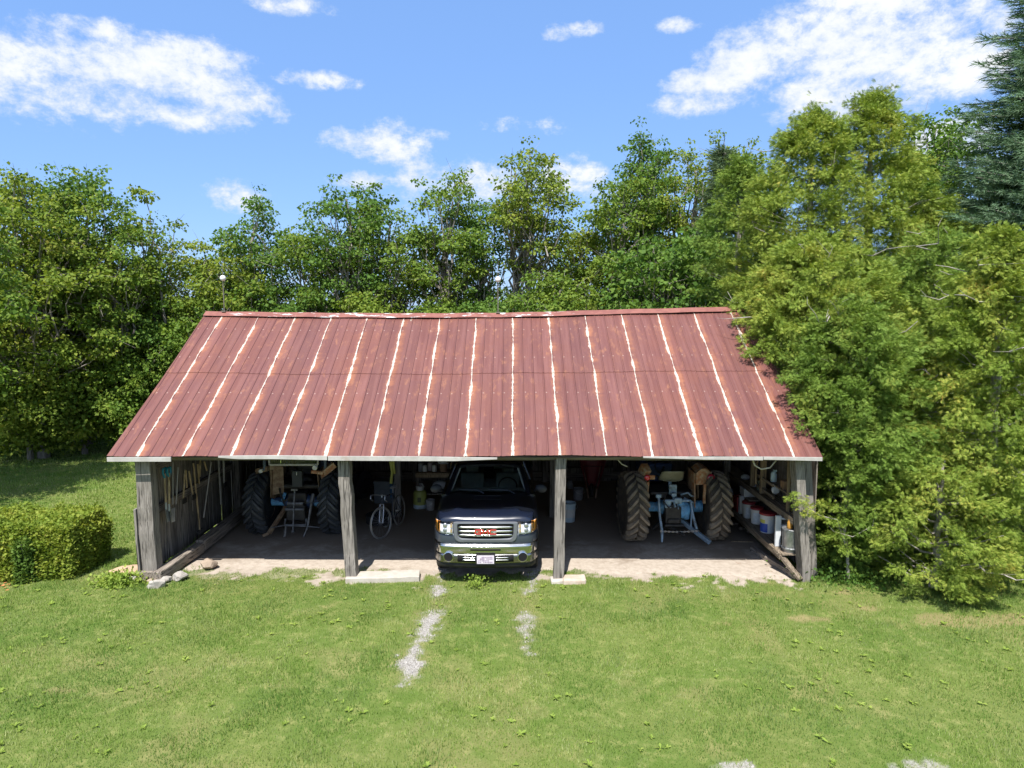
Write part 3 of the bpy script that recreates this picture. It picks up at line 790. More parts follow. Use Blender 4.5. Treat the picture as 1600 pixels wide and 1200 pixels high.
for sg in (-1, 1):
    MB().add([(sg*.86, 1.40, 1.33), (sg*.86, 3.66, 1.33), (sg*.675, 3.42, 1.76), (sg*.67, 2.02, 1.75)], [(0,1,2,3)]).build('side_window', glassmat('dark_glass', (.15,.17,.17)) if sg < 0 else bpy.data.materials['dark_glass'], truck)
MB().add([(-.80, 3.72, 1.33), (.80, 3.72, 1.33), (.63, 3.50, 1.76), (-.63, 3.50, 1.76)], [(0,1,2,3)]).build('rear_window', bpy.data.materials['dark_glass'], truck)
# interior
MB().box((0, 3.3, 1.0), (1.6, .9, .5)).build('rear_seat', M_INT, truck, bevel=.05)
mb = MB(); mb.box((0, 1.62, 1.24), (1.55, .55, .16)); mb.build('dashboard', M_INT, truck, bevel=.04)
for x_ in (-.38, .38):
    mb = MB().box((x_, 2.55, 1.15), (.50, .16, .62), (R(-12), 0, 0)).box((x_, 2.66, 1.53), (.26, .10, .18)).box((x_, 2.3, .86), (.5, .5, .16))
    mb.build('seat', M_INT, truck, bevel=.04)
mb = MB(); ring = [(.38+.19*math.cos(a), 2.0+.19*math.sin(a)*.45, 1.30+.19*math.sin(a)*.9) for a in np.linspace(0, 2*math.pi, 25)]
mb.tube(ring, .015, 6, False).build('steering_wheel', M_BLKP, truck)
MB().box((.30, 2.02, 1.70), (.42, .03, .07), (R(20), 0, 0)).build('sun_visor', mat('pale_visor', (.40, .52, .50), (.36, .46, .44), 4, .7), truck, bevel=.01)
MB().box((0, 1.90, 1.655), (.24, .04, .07)).build('inner_mirror', M_BLKP, truck, bevel=.015)
for sg in (-1, 1):   # inner pale pillar trim seen through the glass
    MB().beam((sg*.745, 1.46, 1.36), (sg*.60, 1.98, 1.70), .05, .03).build('pillar_trim', M_INT, truck, bevel=.01)
# wipers + cowl
MB().grid(lambda u, v: (u, 1.19+.10*u*u*1.3+v*.12, 1.330-.02*v-.03*u*u), list(np.linspace(-.80, .80, 17)), [0, 1]).build('cowl', M_BLKP, truck, solid=.02)
for x0, x1 in ((.52, .02), (-.08, -.60)):
    MB().tube([(x0, 1.27, 1.355), (x0-.13, 1.34, 1.40), (x1, 1.36, 1.41)], [.012, .010, .006], 6).build('wiper', M_SATIN, truck)
# hood bulge panel lines
mb = MB().tube([(-.27, .92, hood_z(.27,.92)+.004), (-.26, .99, hood_z(.26,.99)+.004), (.26, .99, hood_z(.26,.99)+.004), (.27, .92, hood_z(.27,.92)+.004), (.28, .45, hood_z(.28,.45)+.004)], .004, 4)
mb.tube([(-.27, .92, hood_z(.27,.92)+.004), (-.28, .45, hood_z(.28,.45)+.004)], .004, 4); mb.build('hood_crease', M_BLKP, truck)
# nose panels
strip('lower_grille_panel', -.94, .94, .755, .965, .018, M_SATIN, truck, 40, 5, .0, bulge=.012)
def defl(u, v):
    x = u*.86; a = abs(x)
    wing = 1/(1+math.exp((a-.60)/.018))
    y = .02+yf(x)*.92+v*(.20+.11*wing); z = hood_z(x, y*.8)+.016+.065*math.sin(min(1, v*1.25)*math.pi/2)+.010*wing-.05*max(0, (.16-v))/.16
    return (x, y-.035*(1-v), z)
MB().grid(defl, list(np.linspace(-1, 1, 61)), list(np.linspace(0, 1, 9))).build('hood_deflector', M_DEFL, truck, smooth=True, solid=.006)
# grille
gr = strip('grille', -.49, .49, .885, 1.135, .030, M_SHADE, truck, 20, 3)
for z_ in (.950, 1.020, 1.092): 
    strip('grille_bar', -.475, .475, z_-.016, z_+.014, .048, M_CHROME, gr, 24, 4, solid=.02, bulge=.008)
# surround ring
mb = MB(); hw0, hw1 = .50, .575
def ringpts(hw, za, zb, rc, off):
    P = []
    for cx, cz, a0 in ((hw-rc, za+rc, -90), (hw-rc, zb-.02-rc*.0, 0), (-hw+rc, zb-.02-rc*.0, 90), (-hw+rc, za+rc, 180)):
        for k in range(6):
            a = R(a0+k*18); q = rc if cz < 1. else .02
            P.append((cx+(rc if cz < 1 else rc)*math.cos(a)*(1), cz+q*math.sin(a)))
    return [(x, yf(x)-off, z) for x, z in P]
rings = [ringpts(.490, .885, 1.14, .09, .034), ringpts(.505, .868, 1.158, .095, .060), ringpts(.555, .825, 1.175, .11, .056), ringpts(.575, .805, 1.185, .12, .02)]
k = len(rings[0]); mb.add([q for r_ in rings for q in r_], [(j*k+i, j*k+(i+1) % k, j*k+k+(i+1) % k, j*k+k+i) for j in range(3) for i in range(k)])
mb.build('grille_surround', mat('grey_surround', (.20, .215, .24), (.17, .18, .20), 3, .35, .35), truck, smooth=True)
# red GMC letters with bright edge, as raised strokes
def letters(parent, x0, zc, wd, ht, st, yoff, m, name):
    mb = MB(); lw = (wd-2*.018)/3
    def bar(x1, z1, x2, z2, t=st):
        y = -yoff
        a = Vector((x1, yf((x1+x2)/2)+y, z1)); c_ = Vector((x2, yf((x1+x2)/2)+y, z2)); d = (c_-a)
        L = d.length; ang = math.atan2(d.z, d.x)
        mb.box(((a+c_)/2), (L+t, .016, t), Euler((0, -ang, 0)).to_matrix())
    h = ht/2-st/2
    gx = x0; a, b_ = gx+st/2, gx+lw-st/2
    bar(a, zc+h, b_, zc+h); bar(a, zc-h, b_, zc-h); bar(a, zc-h, a, zc+h); bar(b_, zc-h, b_, zc-.002); bar((a+b_)/2+.005, zc-.002, b_, zc-.002)
    mx = gx+lw+.018; a, b_ = mx+st/2, mx+lw-st/2
    bar(a, zc-h, a, zc+h); bar(b_, zc-h, b_, zc+h); bar(a, zc+h, (a+b_)/2, zc-h*.5); bar((a+b_)/2, zc-h*.5, b_, zc+h)
    cx = mx+lw+.018; a, b_ = cx+st/2, cx+lw-st/2
    bar(a, zc+h, b_, zc+h); bar(a, zc-h, b_, zc-h); bar(a, zc-h, a, zc+h)
    return mb.build(name, m, parent)
em = letters(gr, -.193, 1.015, .386, .098, .030, .062, M_CHROME, 'badge')
letters(em, -.187, 1.015, .378, .088, .014, .072, mat('badge_red', (.62, .02, .03), (.5, .015, .02), 5, .3), 'badge_face')
# headlights
M_REFL = mat('headlamp_reflector', (.90, .90, .90), (.70, .72, .76), 26, .3, 0.)
for sg in (-1, 1):
    sk = lambda u: (.950+.02*(abs(u)-.58)/.3, 1.158+.012-.02*max(0, (abs(u)-.8)/.12))
    a, c_ = (.585, .900)
    hl = strip('headlight', *sorted((sg*a, sg*c_)), .96, 1.16, .030, M_REFL, truck, 14, 5, lean=.035, skew=sk)
    strip('turn_signal', *sorted((sg*.815, sg*.915)), .96, 1.16, .040, M_AMB, hl, 8, 5, lean=.035, skew=sk)
    for zc in (1.10, 1.01):
        q = MB(); q.lathe([(.0, -.012), (.032, -.006), (.045, .01)], 16, (sg*.72, yf(.72)-.040+.01, zc), axis='y'); q.build('bulb_reflector', M_SILV, hl, smooth=True)
        MB().box((sg*.612, yf(.6)-.028, zc), (.035, .03, .06)).build('marker_reflector', mat('warm_reflector', (.85, .66, .42), (.7, .5, .3), 9, .2, .6), hl)
    strip('lens', *sorted((sg*a, sg*(c_+.012))), .96, 1.16, .056, M_LENS, hl, 14, 5, lean=.035, skew=sk, solid=.002)
# bumper
bmp = strip('front_bumper', -.945, .945, .60, .755, .050, M_CHROME, truck, 50, 8, -.004, .014, bulge=.008)
strip('bumper_lip', -.935, .935, .745, .775, .044, M_CHROME, bmp, 50, 3, .022, .012)
strip('bumper_slot', -.27, .27, .672, .700, .068, M_SHADE, bmp, 14, 3, .0)
mb = MB()
low = strip('lower_bumper', -.93, .93, .435, .60, .046, mat('dull_chrome', (.34, .34, .35), (.28, .28, .29), 4, .25, 1.), truck, 50, 5, .0, .014, bulge=.012)
val = strip('air_dam', -.90, .90, .34, .445, .020, M_BLKP, truck, 40, 3, .0, .014)
strip('lower_intake', -.50, .50, .462, .588, .062, M_SHADE, low, 20, 3)
for z_ in (.505, .548):
    for sg in (-1, 1): strip('intake_bar', *sorted((sg*.17, sg*.41)), z_-.008, z_+.008, .086, M_CHROME, low, 10, 2)
for sg in (-1, 1):
    q = MB().lathe([(.098, .03), (.094, -.03), (.080, -.035), (.074, -.02), (.07, .0)], 24, (0, 0, 0), axis='y')
    o = q.build('fog_lamp_ring', M_CHROME, low, smooth=True); o.location = (sg*.655, yf(.655)-.062, .552); o.rotation_euler.z = sg*R(10)
    d_ = MB().lathe([(0, -.022), (.079, -.026)], 20, axis='y').build('fog_lamp_recess', M_SHADE, o)
    strip('bumper_pad', *sorted((sg*.845, sg*.862)), .61, .75, .062, M_BLKP, bmp, 4, 3)
# plate: blurred in the photograph, so only soft mauve blocks
pl = MB().box((0, -.098, .520), (.305, .012, .152)).build('licence_plate', mat('plate_white', (.66, .60, .66), (.60, .55, .62), 6, .5), truck, bevel=.004)
M_PL = mat('plate_blur', (.25, .19, .27), (.36, .29, .37), 60, .6)
mb = MB(); rr = random.Random(4)
for i in range(9):
    for j in range(4):
        if rr.random() < .78: mb.box((-.115+i*.0285, -.106, .475+j*.030), (.024*rr.uniform(.6, 1), .003, .026*rr.uniform(.5, 1)))
mb.build('plate_marks', M_PL, pl)
MB().box((0, -.086, .520), (.345, .02, .19)).build('plate_holder', M_BLKP, truck, bevel=.005)
# mirrors
for sg in (-1, 1):
    q = MB().sphere((0, 0, 0), 1, 16, (.12, .075, .085)); o = q.build('mirror', mat('mirror_shell', (.045, .05, .06), (.035, .038, .045), 4, .6), truck, smooth=True)
    o.location = (sg*1.055, 1.62, 1.36); o.rotation_euler = (0, sg*R(12), 0)
    MB().tube([(sg*.90, 1.68, 1.30), (sg*1.0, 1.63, 1.33)], .028, 8).build('mirror_arm', M_BLKP, truck)
# wheels
def road_wheel(parent, x_, y_, r=.385, w_=.25):
    h = w_/2
    t = MB().lathe([(.24, -h*.8), (.30, -h*.98), (r-.03, -h), (r-.008, -h*.85), (r, -h*.6), (r, h*.6), (r-.008, h*.85), (r-.03, h), (.30, h*.98), (.24, h*.8)], 36, axis='x')
    for k in range(46):
        a = 2*math.pi*k/46
        for s_, xx in ((.3, -h*.55), (-.3, h*.55), (.0, 0)):
            t.box((xx, math.cos(a)*(r+.002), math.sin(a)*(r+.002)), (w_*.26, .028, .014), Euler((a-math.pi/2, 0, 0)).to_matrix() @ Euler((0, 0, s_)).to_matrix())
    o = t.build('wheel', M_RUB, parent, loc=(x_, y_, r))
    MB().lathe([(0, -h*.5), (.08, -h*.55), (.20, -h*.35), (.24, -h*.8), (.235, h*.8), (.20, h*.35), (.08, h*.55), (0, h*.5)], 24, axis='x').build('rim', M_SILV, o, smooth=True)
    return o
for x_ in (-.83, .83):
    road_wheel(truck, x_, .97); road_wheel(truck, x_, 4.62)
MB().box((0, 2.6, .48), (1.1, 4.6, .16)).build('chassis', M_BLKP, truck)
MB().box((0, .45, .78), (1.66, .05, .70)).build('radiator', M_SHADE, truck)

# ------------------------------------------------------------------ tractors
M_BLUE = mat('faded_blue_paint', (.16, .44, .72), (.09, .28, .52), 9, .5, dirt=(.05, .045, .04), dirt_amt=.5)
M_DBLUE = mat('dark_blue_paint', (.035, .07, .16), (.02, .045, .11), 5, .45, dirt=(.03, .03, .03))
M_GREASE = mat('greasy_iron', (.05, .046, .042), (.03, .027, .024), 9, .6, .3, bmp=.4)
M_MUD = mat('muddy_rubber', (.10, .08, .06), (.055, .045, .037), 7, .9, bmp=.5)
M_MUDL = mat('dried_mud_lugs', (.30, .24, .175), (.16, .13, .095), 7, .9, bmp=.5, dirt=(.10, .08, .065), dirt_amt=.35)
M_RUBT = mat('dark_tractor_rubber', (.022, .027, .034), (.015, .018, .023), 8, .7, bmp=.3)
M_ORR = mat('rusted_cream_paint', (.52, .42, .28), (.40, .15, .05), 13, .6, dirt=(.26, .09, .03), dirt_amt=.6)
M_KHA = mat('khaki_rusty_paint', (.30, .225, .14), (.16, .10, .06), 11, .7, dirt=(.13, .07, .04), dirt_amt=.5)
M_REDL = mat('red_lamp', (.72, .02, .035), (.6, .02, .03), 6, .15, coat=1.)
M_LUG = mat('worn_lug', (.055, .062, .07), (.03, .034, .04), 9, .6)
def ag_tyre(parent, x_, y_, r, w_, m, rim_m, sgn=1, lugm=None):
    h = w_/2; rr_ = r-.055
    t = MB().lathe([(r*.52, -h*.72), (r*.62, -h*.92), (r*.80, -h), (rr_-.03, -h*.86), (rr_, -h*.55), (rr_+.008, 0), (rr_, h*.55), (rr_-.03, h*.86), (r*.80, h), (r*.62, h*.92), (r*.52, h*.72)], 44, axis='x')
    o = t.build('wheel', m, parent, loc=(x_, y_, r), smooth=True)
    lg = MB(); N = 21
    for k in range(N):
        for s_ in (-1, 1):
            a0 = 2*math.pi*(k+(.5 if s_ > 0 else 0))/N
            pts = []
            for j in range(6):
                f = j/5; xx = s_*(.012+f*(h*.98)); aa = a0+sgn*f*.32
                rad = r if f < .75 else r-(f-.75)*.16
                pts.append((xx, aa, rad))
            for (x1, a1, r1), (x2, a2, r2) in zip(pts[:-1], pts[1:]):
                V = []
                da = .034/r/.8
                for (xx, aa, rr2) in ((x1, a1, r1), (x2, a2, r2)):
                    for (ra, q) in ((rr2-.08, -da*1.45), (rr2-.08, da*1.45), (rr2, da*.72), (rr2, -da*.72)):
                        V.append((xx, math.cos(aa+q)*ra, math.sin(aa+q)*ra))
                lg.add(V, [(0,1,2,3), (7,6,5,4), (0,4,5,1), (1,5,6,2), (2,6,7,3), (3,7,4,0)])
    lg.build('tread_lugs', lugm or m, o)
    MB().lathe([(0, -h*.15), (r*.2, -h*.18), (r*.3, -h*.35), (r*.45, -h*.45), (r*.54, -h*.76), (r*.52, h*.76), (r*.45, h*.45), (r*.3, h*.35), (r*.2, h*.18), (0, h*.15)], 28, axis='x').build('rim', rim_m, o, smooth=True)
    return o
def tractor_core(t, blue, hood):
    MB().lathe([(.07, -.62), (.09, -.35), (.16, -.22), (.16, .22), (.09, .35), (.07, .62)], 16, (0, 0, .72), axis='x').build('rear_axle', blue, t, smooth=True)
    MB().box((0, .10, .72), (.42, .55, .44)).box((0, .9, .70), (.34, 1.3, .40)).box((0, 1.9, .75), (.40, .8, .45)).build('gearbox', M_GREASE, t, bevel=.04)
    MB().box((0, 1.75, 1.22), (.56, 1.5, .42)).build('hood', hood, t, bevel=.06)
    MB().box((0, 2.54, 1.1), (.54, .08, .7)).build('front_grille', M_GREASE, t, bevel=.02)
    MB().lathe([(.30, -.08), (.37, -.07), (.37, .07), (.30, .08), (.12, .02), (.0, .02)], 24, axis='x', c=(-.66, 2.35, .38)).build('front_wheel', M_RUB, t)
    MB().lathe([(.30, -.08), (.37, -.07), (.37, .07), (.30, .08), (.12, .02), (.0, .02)], 24, axis='x', c=(.66, 2.35, .38)).build('front_wheel', M_RUB, t)
    MB().tube([(-.66, 2.35, .38), (0, 2.3, .48), (.66, 2.35, .38)], .05, 8).build('front_axle', M_GREASE, t)
    MB().tube([(.0, .95, 1.2), (0, .75, 1.42)], .02, 8).tube([(.20*math.cos(a), .75+.20*math.sin(a)*.5, 1.43+.20*math.sin(a)*.8) for a in np.linspace(0, 2*math.pi, 21)], .013, 6, False).build('steering_wheel', M_BLKP, t)

# tractor in the right bay
tr = empty('tractor', (3.44, 14.35, 0), R(1.5), 'old blue tractor seen from behind with muddy brown tyres and an olive pan seat', 'tractor')
ag_tyre(tr, -.85, 0, .745, .44, M_MUD, M_KHA, lugm=M_MUDL); ag_tyre(tr, .87, 0, .745, .44, M_MUD, M_KHA, lugm=M_MUDL)
tractor_core(tr, M_BLUE, M_DBLUE)
MB().box((-.04, -.24, .62), (.34, .16, .36)).box((-.04, -.33, .50), (.26, .08, .10)).box((-.02, -.30, .40), (.42, .10, .06)).build('power_take_off', M_GREASE, tr, bevel=.025)
MB().sphere((.20, -.20, .70), .17, 14, (1, .8, 1.1)).tube([(.12, -.2, .86), (.24, -.24, .66), (.26, -.24, .52)], [.10, .09, .06], 10).build('lift_casting', M_BLUE, tr, smooth=True)
MB().tube([(.36, 0, .72), (.62, 0, .72)], .105, 16).build('axle_trumpet', M_BLUE, tr, smooth=True)
q = MB()
for a in range(8): q.tube([(.38+a*.035, 0, .72), (.395+a*.035, 0, .72)], .125, 14)
q.build('trumpet_ribs', M_BLUE, tr)
M_GREYM = mat('grey_blue_iron', (.30, .42, .52), (.19, .26, .33), 9, .5, .3, dirt=(.07, .06, .05))
MB().tube([(-.36, -.28, 1.02), (-.34, -.36, .62), (-.31, -.46, .30), (-.32, -.50, .10)], [.03, .028, .035, .02], 8).box((-.36, -.28, 1.03), (.11, .06, .07)).build('lift_rod', M_GREYM, tr, bevel=.006)
MB().tube([(.33, -.28, .90), (.36, -.36, .62), (.42, -.45, .36)], [.022, .028, .03], 8).tube([(.36, -.27, .9), (.31, -.40, .40)], .016, 6).build('lift_rod', M_GREYM, tr)
MB().beam((.12, .0, .48), (.66, -.62, .12), .07, .09).build('lower_link', M_GREYM, tr, bevel=.01)
MB().beam((-.14, .0, .48), (-.48, -.30, .32), .05, .05).build('lower_link', M_GREASE, tr, bevel=.01)
q = MB()
for i in range(20):
    x_ = -.34+i*.041
    q.tube([(x_+.026*math.cos(a), -.50+.012*math.sin(a)*(i % 2), .34+.014*math.sin(a)*((i+1) % 2)-.02*math.sin(i/19*math.pi)) for a in np.linspace(0, 2*math.pi, 9)], .006, 5, False)
q.build('stay_chain', M_SILV, tr)
MB().tube([(-.10, -.25, .36), (.10, -.62, .28)], .03, 8).build('drawbar', M_GREASE, tr)
MB().tube([(-.02, -.20, 1.02), (-.02, -.34, .80)], .03, 8).tube([(.03, -.24, .98), (.05, -.36, .76)], .012, 6).box((-.02, -.22, 1.04), (.10, .08, .07)).build('top_link_bracket', M_GREYM, tr, bevel=.006)
MB().tube([(.15, -.15, 1.02), (.28, -.22, 1.08), (.36, -.2, 1.0), (.44, -.15, .98)], .02, 6).tube([(.2, -.2, .95), (.34, -.25, .9), (.4, -.2, .84)], .03, 6).build('hydraulic_hoses', M_GREYM, tr)
M_OLV = mat('olive_seat_paint', (.30, .29, .20), (.22, .21, .14), 6, .45, dirt=(.40, .38, .32), dirt_amt=.2)
q = MB()
q.grid(lambda u, v: (u*.26*(1-.12*v*v), .05-.16*v+.10*abs(u)**2.5, 1.28+.24*v*(1-.14*abs(u)**4)), list(np.linspace(-1, 1, 13)), list(np.linspace(0, 1, 7)))
q.grid(lambda u, v: (u*.25, .05+.38*v, 1.28+.05*abs(u)**3-.01), list(np.linspace(-1, 1, 13)), list(np.linspace(0, 1, 5)))
st_ = q.build('seat', M_OLV, tr, smooth=True, solid=.015)
MB().tube([(0, .15, .9), (0, .2, 1.27)], .04, 8).box((-.02, -.12, 1.13), (.16, .05, .20)).build('seat_post', M_GREYM, st_)
def fender(t, sg, m, orange_cap=True):
    q = MB()
    def fn(u, v):
        a = R(8)+v*R(130)-R(60); r_ = .80
        return (sg*(.60+.34*u), -math.sin(R(78)-v*R(110))*.80*1.0+.0, .75+math.cos(R(78)-v*R(110))*.80)
    q.grid(fn, [0, .3, .6, 1.], list(np.linspace(.22, 1, 10)))
    return q.build('fender', m, t, solid=.012)
fL = MB().beam((-.60, -.20, 1.46), (-.66, -.02, 1.60), .16, .22, 2, .01).beam((-.44, -.24, 1.42), (-.60, -.24, 1.43), .06, .09).beam((-.57, -.22, 1.32), (-.60, -.16, .92), .055, .05, 3, .004).grid(lambda u, v: (-.60-.02*u, -.22+.5*u, 1.42-.65*v*(1-.3*u)), [0, .5, 1], [0, .5, 1]).build('fender', M_ORR, tr, bevel=.01, solid=0)
MB().sphere((-.62, -.34, 1.44), .062, 12, (1, .5, 1)).build('tail_lamp', M_REDL, fL, smooth=True)
fR = MB().grid(lambda u, v: (.44+.36*u, -.26+.10*u*u+.02*v, 1.26+.24*v+.10*math.sin(min(1, u*1.1)*math.pi)*v-.0*u), list(np.linspace(0, 1, 9)), list(np.linspace(0, 1, 5)))
fR.grid(lambda u, v: (.44+.36*u, -.24+.4*v+.1*u*u, 1.50+.10*math.sin(min(1, u*1.1)*math.pi)+.04*v), list(np.linspace(0, 1, 9)), [0, .5, 1])
fR.grid(lambda u, v: (.42+.02*u+.02*v, -.24+.55*u, 1.50-.75*v*(1-.2*u)), [0, .5, 1], list(np.linspace(0, 1, 5)))
fR = fR.beam((.62, -.27, 1.28), (.64, -.18, .84), .05, .045, 3, .003).build('fender', M_ORR, tr, solid=.012)
MB().sphere((.76, -.235, 1.40), .085, 14, (1, .45, 1)).build('tail_lamp', mat('dark_red_lamp', (.38, .01, .04), (.30, .01, .03), 6, .2, coat=1.), fR, smooth=True)
MB().box((0, 1.2, 1.62), (.62, .10, .28)).tube([(-.3, 1.2, 1.5), (-.3, 1.2, 1.95), (.3, 1.2, 1.95), (.3, 1.2, 1.5)], .02, 6).build('cowl_panel', M_DBLUE, tr, bevel=.02)

MB().box((0, .30, 1.02), (.95, .7, .06)).box((-.26, .1, .96), (.24, .3, .10)).box((.27, .1, .96), (.22, .3, .10)).build('foot_plate', M_GREASE, tr, bevel=.02)
for sg in (-1, 1): MB().grid(lambda u, v: (sg*(.52+.03*v), -.10+.85*u, 1.44-.72*v*(1-.3*abs(2*u-1))), list(np.linspace(0, 1, 7)), list(np.linspace(0, 1, 4))).build('fender_side', M_KHA, tr, solid=.012)
MB().tube([(-.62, 0, .72), (-.36, 0, .72)], .105, 16).build('axle_trumpet', M_BLUE, tr, smooth=True)
MB().box((-.16, -.26, .86), (.13, .14, .16)).box((.05, -.28, .93), (.16, .10, .12)).tube([(-.26, -.3, .93), (.30, -.3, .93)], .032, 8).build('lift_shaft', M_GREYM, tr, bevel=.015)
MB().tube([(-.2, -.26, 1.05), (-.26, -.34, .92), (-.16, -.36, .80), (-.05, -.36, .86)], .018, 6).build('hydraulic_hose', M_GREASE, tr)
# tractor with a cab in the left bay
tl = empty('cab_tractor', (-4.72, 14.80, 0), 0, 'older blue tractor with dark tyres and a pale framed cab window, left bay', 'tractor')
ag_tyre(tl, -.81, 0, .69, .43, M_RUBT, M_KHA, lugm=M_LUG); ag_tyre(tl, .79, 0, .69, .43, M_RUBT, M_KHA, lugm=M_LUG)
tractor_core(tl, M_DBLUE, M_DBLUE)
M_IRON = mat('dull_iron', (.22, .22, .22), (.10, .10, .10), 9, .5, .5)
M_FRM = mat('pale_window_frame', (.50, .50, .46), (.42, .42, .38), 6, .5)
q = MB(); fy_ = -.30
for a, c_ in (((-.52, fy_, 1.60), (.52, fy_, 1.60)), ((-.52, fy_, 1.60), (-.56, fy_, 2.12)), ((.52, fy_, 1.60), (.56, fy_, 2.12)), ((-.56, fy_, 2.12), (.56, fy_, 2.12))): q.beam(a, c_, .035, .045)
q.beam((0, fy_-.01, 1.72), (0, fy_-.01, 2.1), .018, .03)
q.build('cab_window_frame', M_FRM, tl, bevel=.008)
MB().add([(-.51, fy_+.01, 1.61), (.51, fy_+.01, 1.61), (.55, fy_+.01, 2.1), (-.55, fy_+.01, 2.1)], [(0,1,2,3)]).build('cab_window', M_GLASS, tl)
q = MB()
for sg in (-1, 1):
    q.beam((sg*.66, -.22, 1.45), (sg*.66, -.22, 2.14), .06, .06).beam((sg*.62, 1.1, 1.3), (sg*.62, 1.1, 2.14), .05, .05)
q.box((0, .4, 2.17), (1.40, 1.6, .07))
q.build('cab_frame', mat('slate_blue_paint', (.10, .14, .19), (.07, .10, .14), 5, .5), tl, bevel=.015)
MB().grid(lambda u, v: (-.56+.26*u-.0*v, -.20+.10*u, 1.56-.66*v*(1-.10*u)-.04*u), list(np.linspace(0, 1, 4)), list(np.linspace(0, 1, 5))).beam((-.58, -.18, 1.50), (-.86, -.10, 1.42), .18, .10, 3, .01).build('fender', M_KHA, tl, solid=.015)
fl_ = MB().beam((.36, -.24, 1.44), (.62, -.22, 1.40), .10, .07, 2, .004).beam((.62, -.22, 1.40), (.84, -.14, 1.58), .16, .13, 2, .006).beam((.60, -.18, 1.38), (.66, -.14, .85), .12, .04).build('fender', M_ORR, tl, bevel=.01)
LP = mat('lamp_glass', (.75, .78, .78), (.6, .62, .62), 9, .15)
MB().lathe([(0, -.05), (.05, -.045), (.058, -.03), (.05, .05)], 16, (.46, -.30, 1.54), axis='y').build('work_lamp', LP, fl_, smooth=True)
MB().lathe([(0, -.05), (.04, -.045), (.046, -.03), (.04, .04)], 16, (-.72, -.27, 1.46), axis='y').build('work_lamp', LP, tl, smooth=True)
MB().box((.05, -.22, 1.28), (.22, .12, .36)).build('toolbox', mat('dark_box', (.035, .042, .045), (.028, .033, .035), 5, .6), tl, bevel=.01)
MB().box((.05, -.285, 1.40), (.014, .006, .07)).build('toolbox_latch', LP, tl)
MB().tube([(0.0, -.3, 1.04), (.0, -.42, .55), (.0, -.50, .20)], [.018, .014, .016], 6).sphere((0, -.5, .18), .04, 8).box((0, -.3, 1.05), (.14, .05, .04)).build('top_link', M_IRON, tl)
MB().tube([(.40, -.28, .95), (.38, -.36, .78)], [.04, .05], 8).tube([(.38, -.36, .78), (.30, -.48, .22)], [.028, .024], 8).tube([(.30, -.48, .26), (.24, -.55, .08)], .018, 6).build('lift_rod', M_IRON, tl)
MB().tube([(-.60, .0, .70), (-.32, 0, .70)], .09, 12).tube([(-.34, -.06, .74), (-.30, -.2, .80), (-.24, -.2, .95)], .035, 8).build('axle_trumpet', M_BLUE, tl, smooth=True)
MB().tube([(.35, 0, .68), (.6, 0, .68)], .09, 12).build('axle_trumpet', M_BLUE, tl, smooth=True)
MB().beam((-.28, -.02, .60), (-.50, -.55, .16), .07, .08).beam((-.50, -.55, .16), (-.62, -.60, .12), .05, .06).build('lower_link', M_KHA, tl, bevel=.01)
MB().tube([(-.48, -.5, .26), (-.2, -.52, .32), (.3, -.52, .30), (.60, -.42, .24)], .012, 6).tube([(-.15, -.5, .30), (-.17, -.52, .10), (-.20, -.52, .08)], .03, 6).build('drawbar', M_IRON, tl)
MB().box((.0, -.22, .52), (.42, .14, .34)).build('rear_housing', M_GREASE, tl, bevel=.03)
MB().box((0, .35, 1.06), (1.0, .9, .10)).box((0, .62, 1.30), (.46, .12, .50)).box((0, .42, 1.14), (.46, .44, .12)).build('cab_seat', M_GREASE, tl, bevel=.04)
for sg in (-1, 1): MB().grid(lambda u, v: (sg*(.50+.04*v), -.28+.95*u, 1.46-.78*v*(1-.25*abs(2*u-1))), list(np.linspace(0, 1, 7)), list(np.linspace(0, 1, 4))).build('fender_side', M_KHA, tl, solid=.012)
MB().tube([(-.12, -.32, .86), (-.22, -.36, .80), (-.30, -.30, .92), (-.36, -.2, 1.05)], .022, 6).build('hydraulic_hose', M_GREASE, tl)
MB().tube([(-.22, -.30, .40), (-.22, -.36, .28), (.24, -.36, .28), (.24, -.30, .40)], .022, 6).tube([(-.2, -.34, .62), (.2, -.34, .62)], .03, 8).tube([(-.16, -.30, .74), (.18, -.30, .74)], .045, 8).build('rear_brackets', M_IRON, tl)

# ------------------------------------------------------------------ bicycle leaning in front of the inner post (local +x = forwards)
def atx(px, py, Xw):
    d = pix_dir(px, py); t = Xw/d.x
    return Vector((Xw, d.y*t, CZ+d.z*t))
bike = empty('bicycle', (-2.57, 15.30, .012), 0, 'old road bicycle with grey rims and drop handlebar leaning before the inner post', 'bicycle', rot=(R(5), 0, R(-103)))
M_TY = mat('pale_bike_tyre', (.34, .32, .29), (.26, .24, .21), 9, .8)
M_FR = mat('dark_bike_frame', (.03, .035, .05), (.02, .024, .034), 5, .35)
def bike_wheel(name, loc, steer):
    q = MB(); n = 36
    ring = [(.335*math.cos(a), 0, .335*math.sin(a)) for a in np.linspace(0, 2*math.pi, n+1)]
    q.tube(ring, .017, 6, False); o = q.build(name, M_TY, bike, loc=loc, rz=steer)
    MB().tube([(.312*math.cos(a), 0, .312*math.sin(a)) for a in np.linspace(0, 2*math.pi, n+1)], .009, 5, False).build('rim', M_SILV, o)
    s_ = MB()
    for k in range(24):
        a = 2*math.pi*k/24; s_.tube([(.02*math.cos(a+1), .025*(-1)**k, .02*math.sin(a+1)), (.31*math.cos(a), 0, .31*math.sin(a))], .0016, 3, False)
    s_.tube([(0, -.05, 0), (0, .05, 0)], .016, 6).build('spokes', M_SILV, o)
bike_wheel('wheel', (0, 0, .352), 0)
ST = R(-16)
bike_wheel('wheel', (1.0, 0, .352), ST)
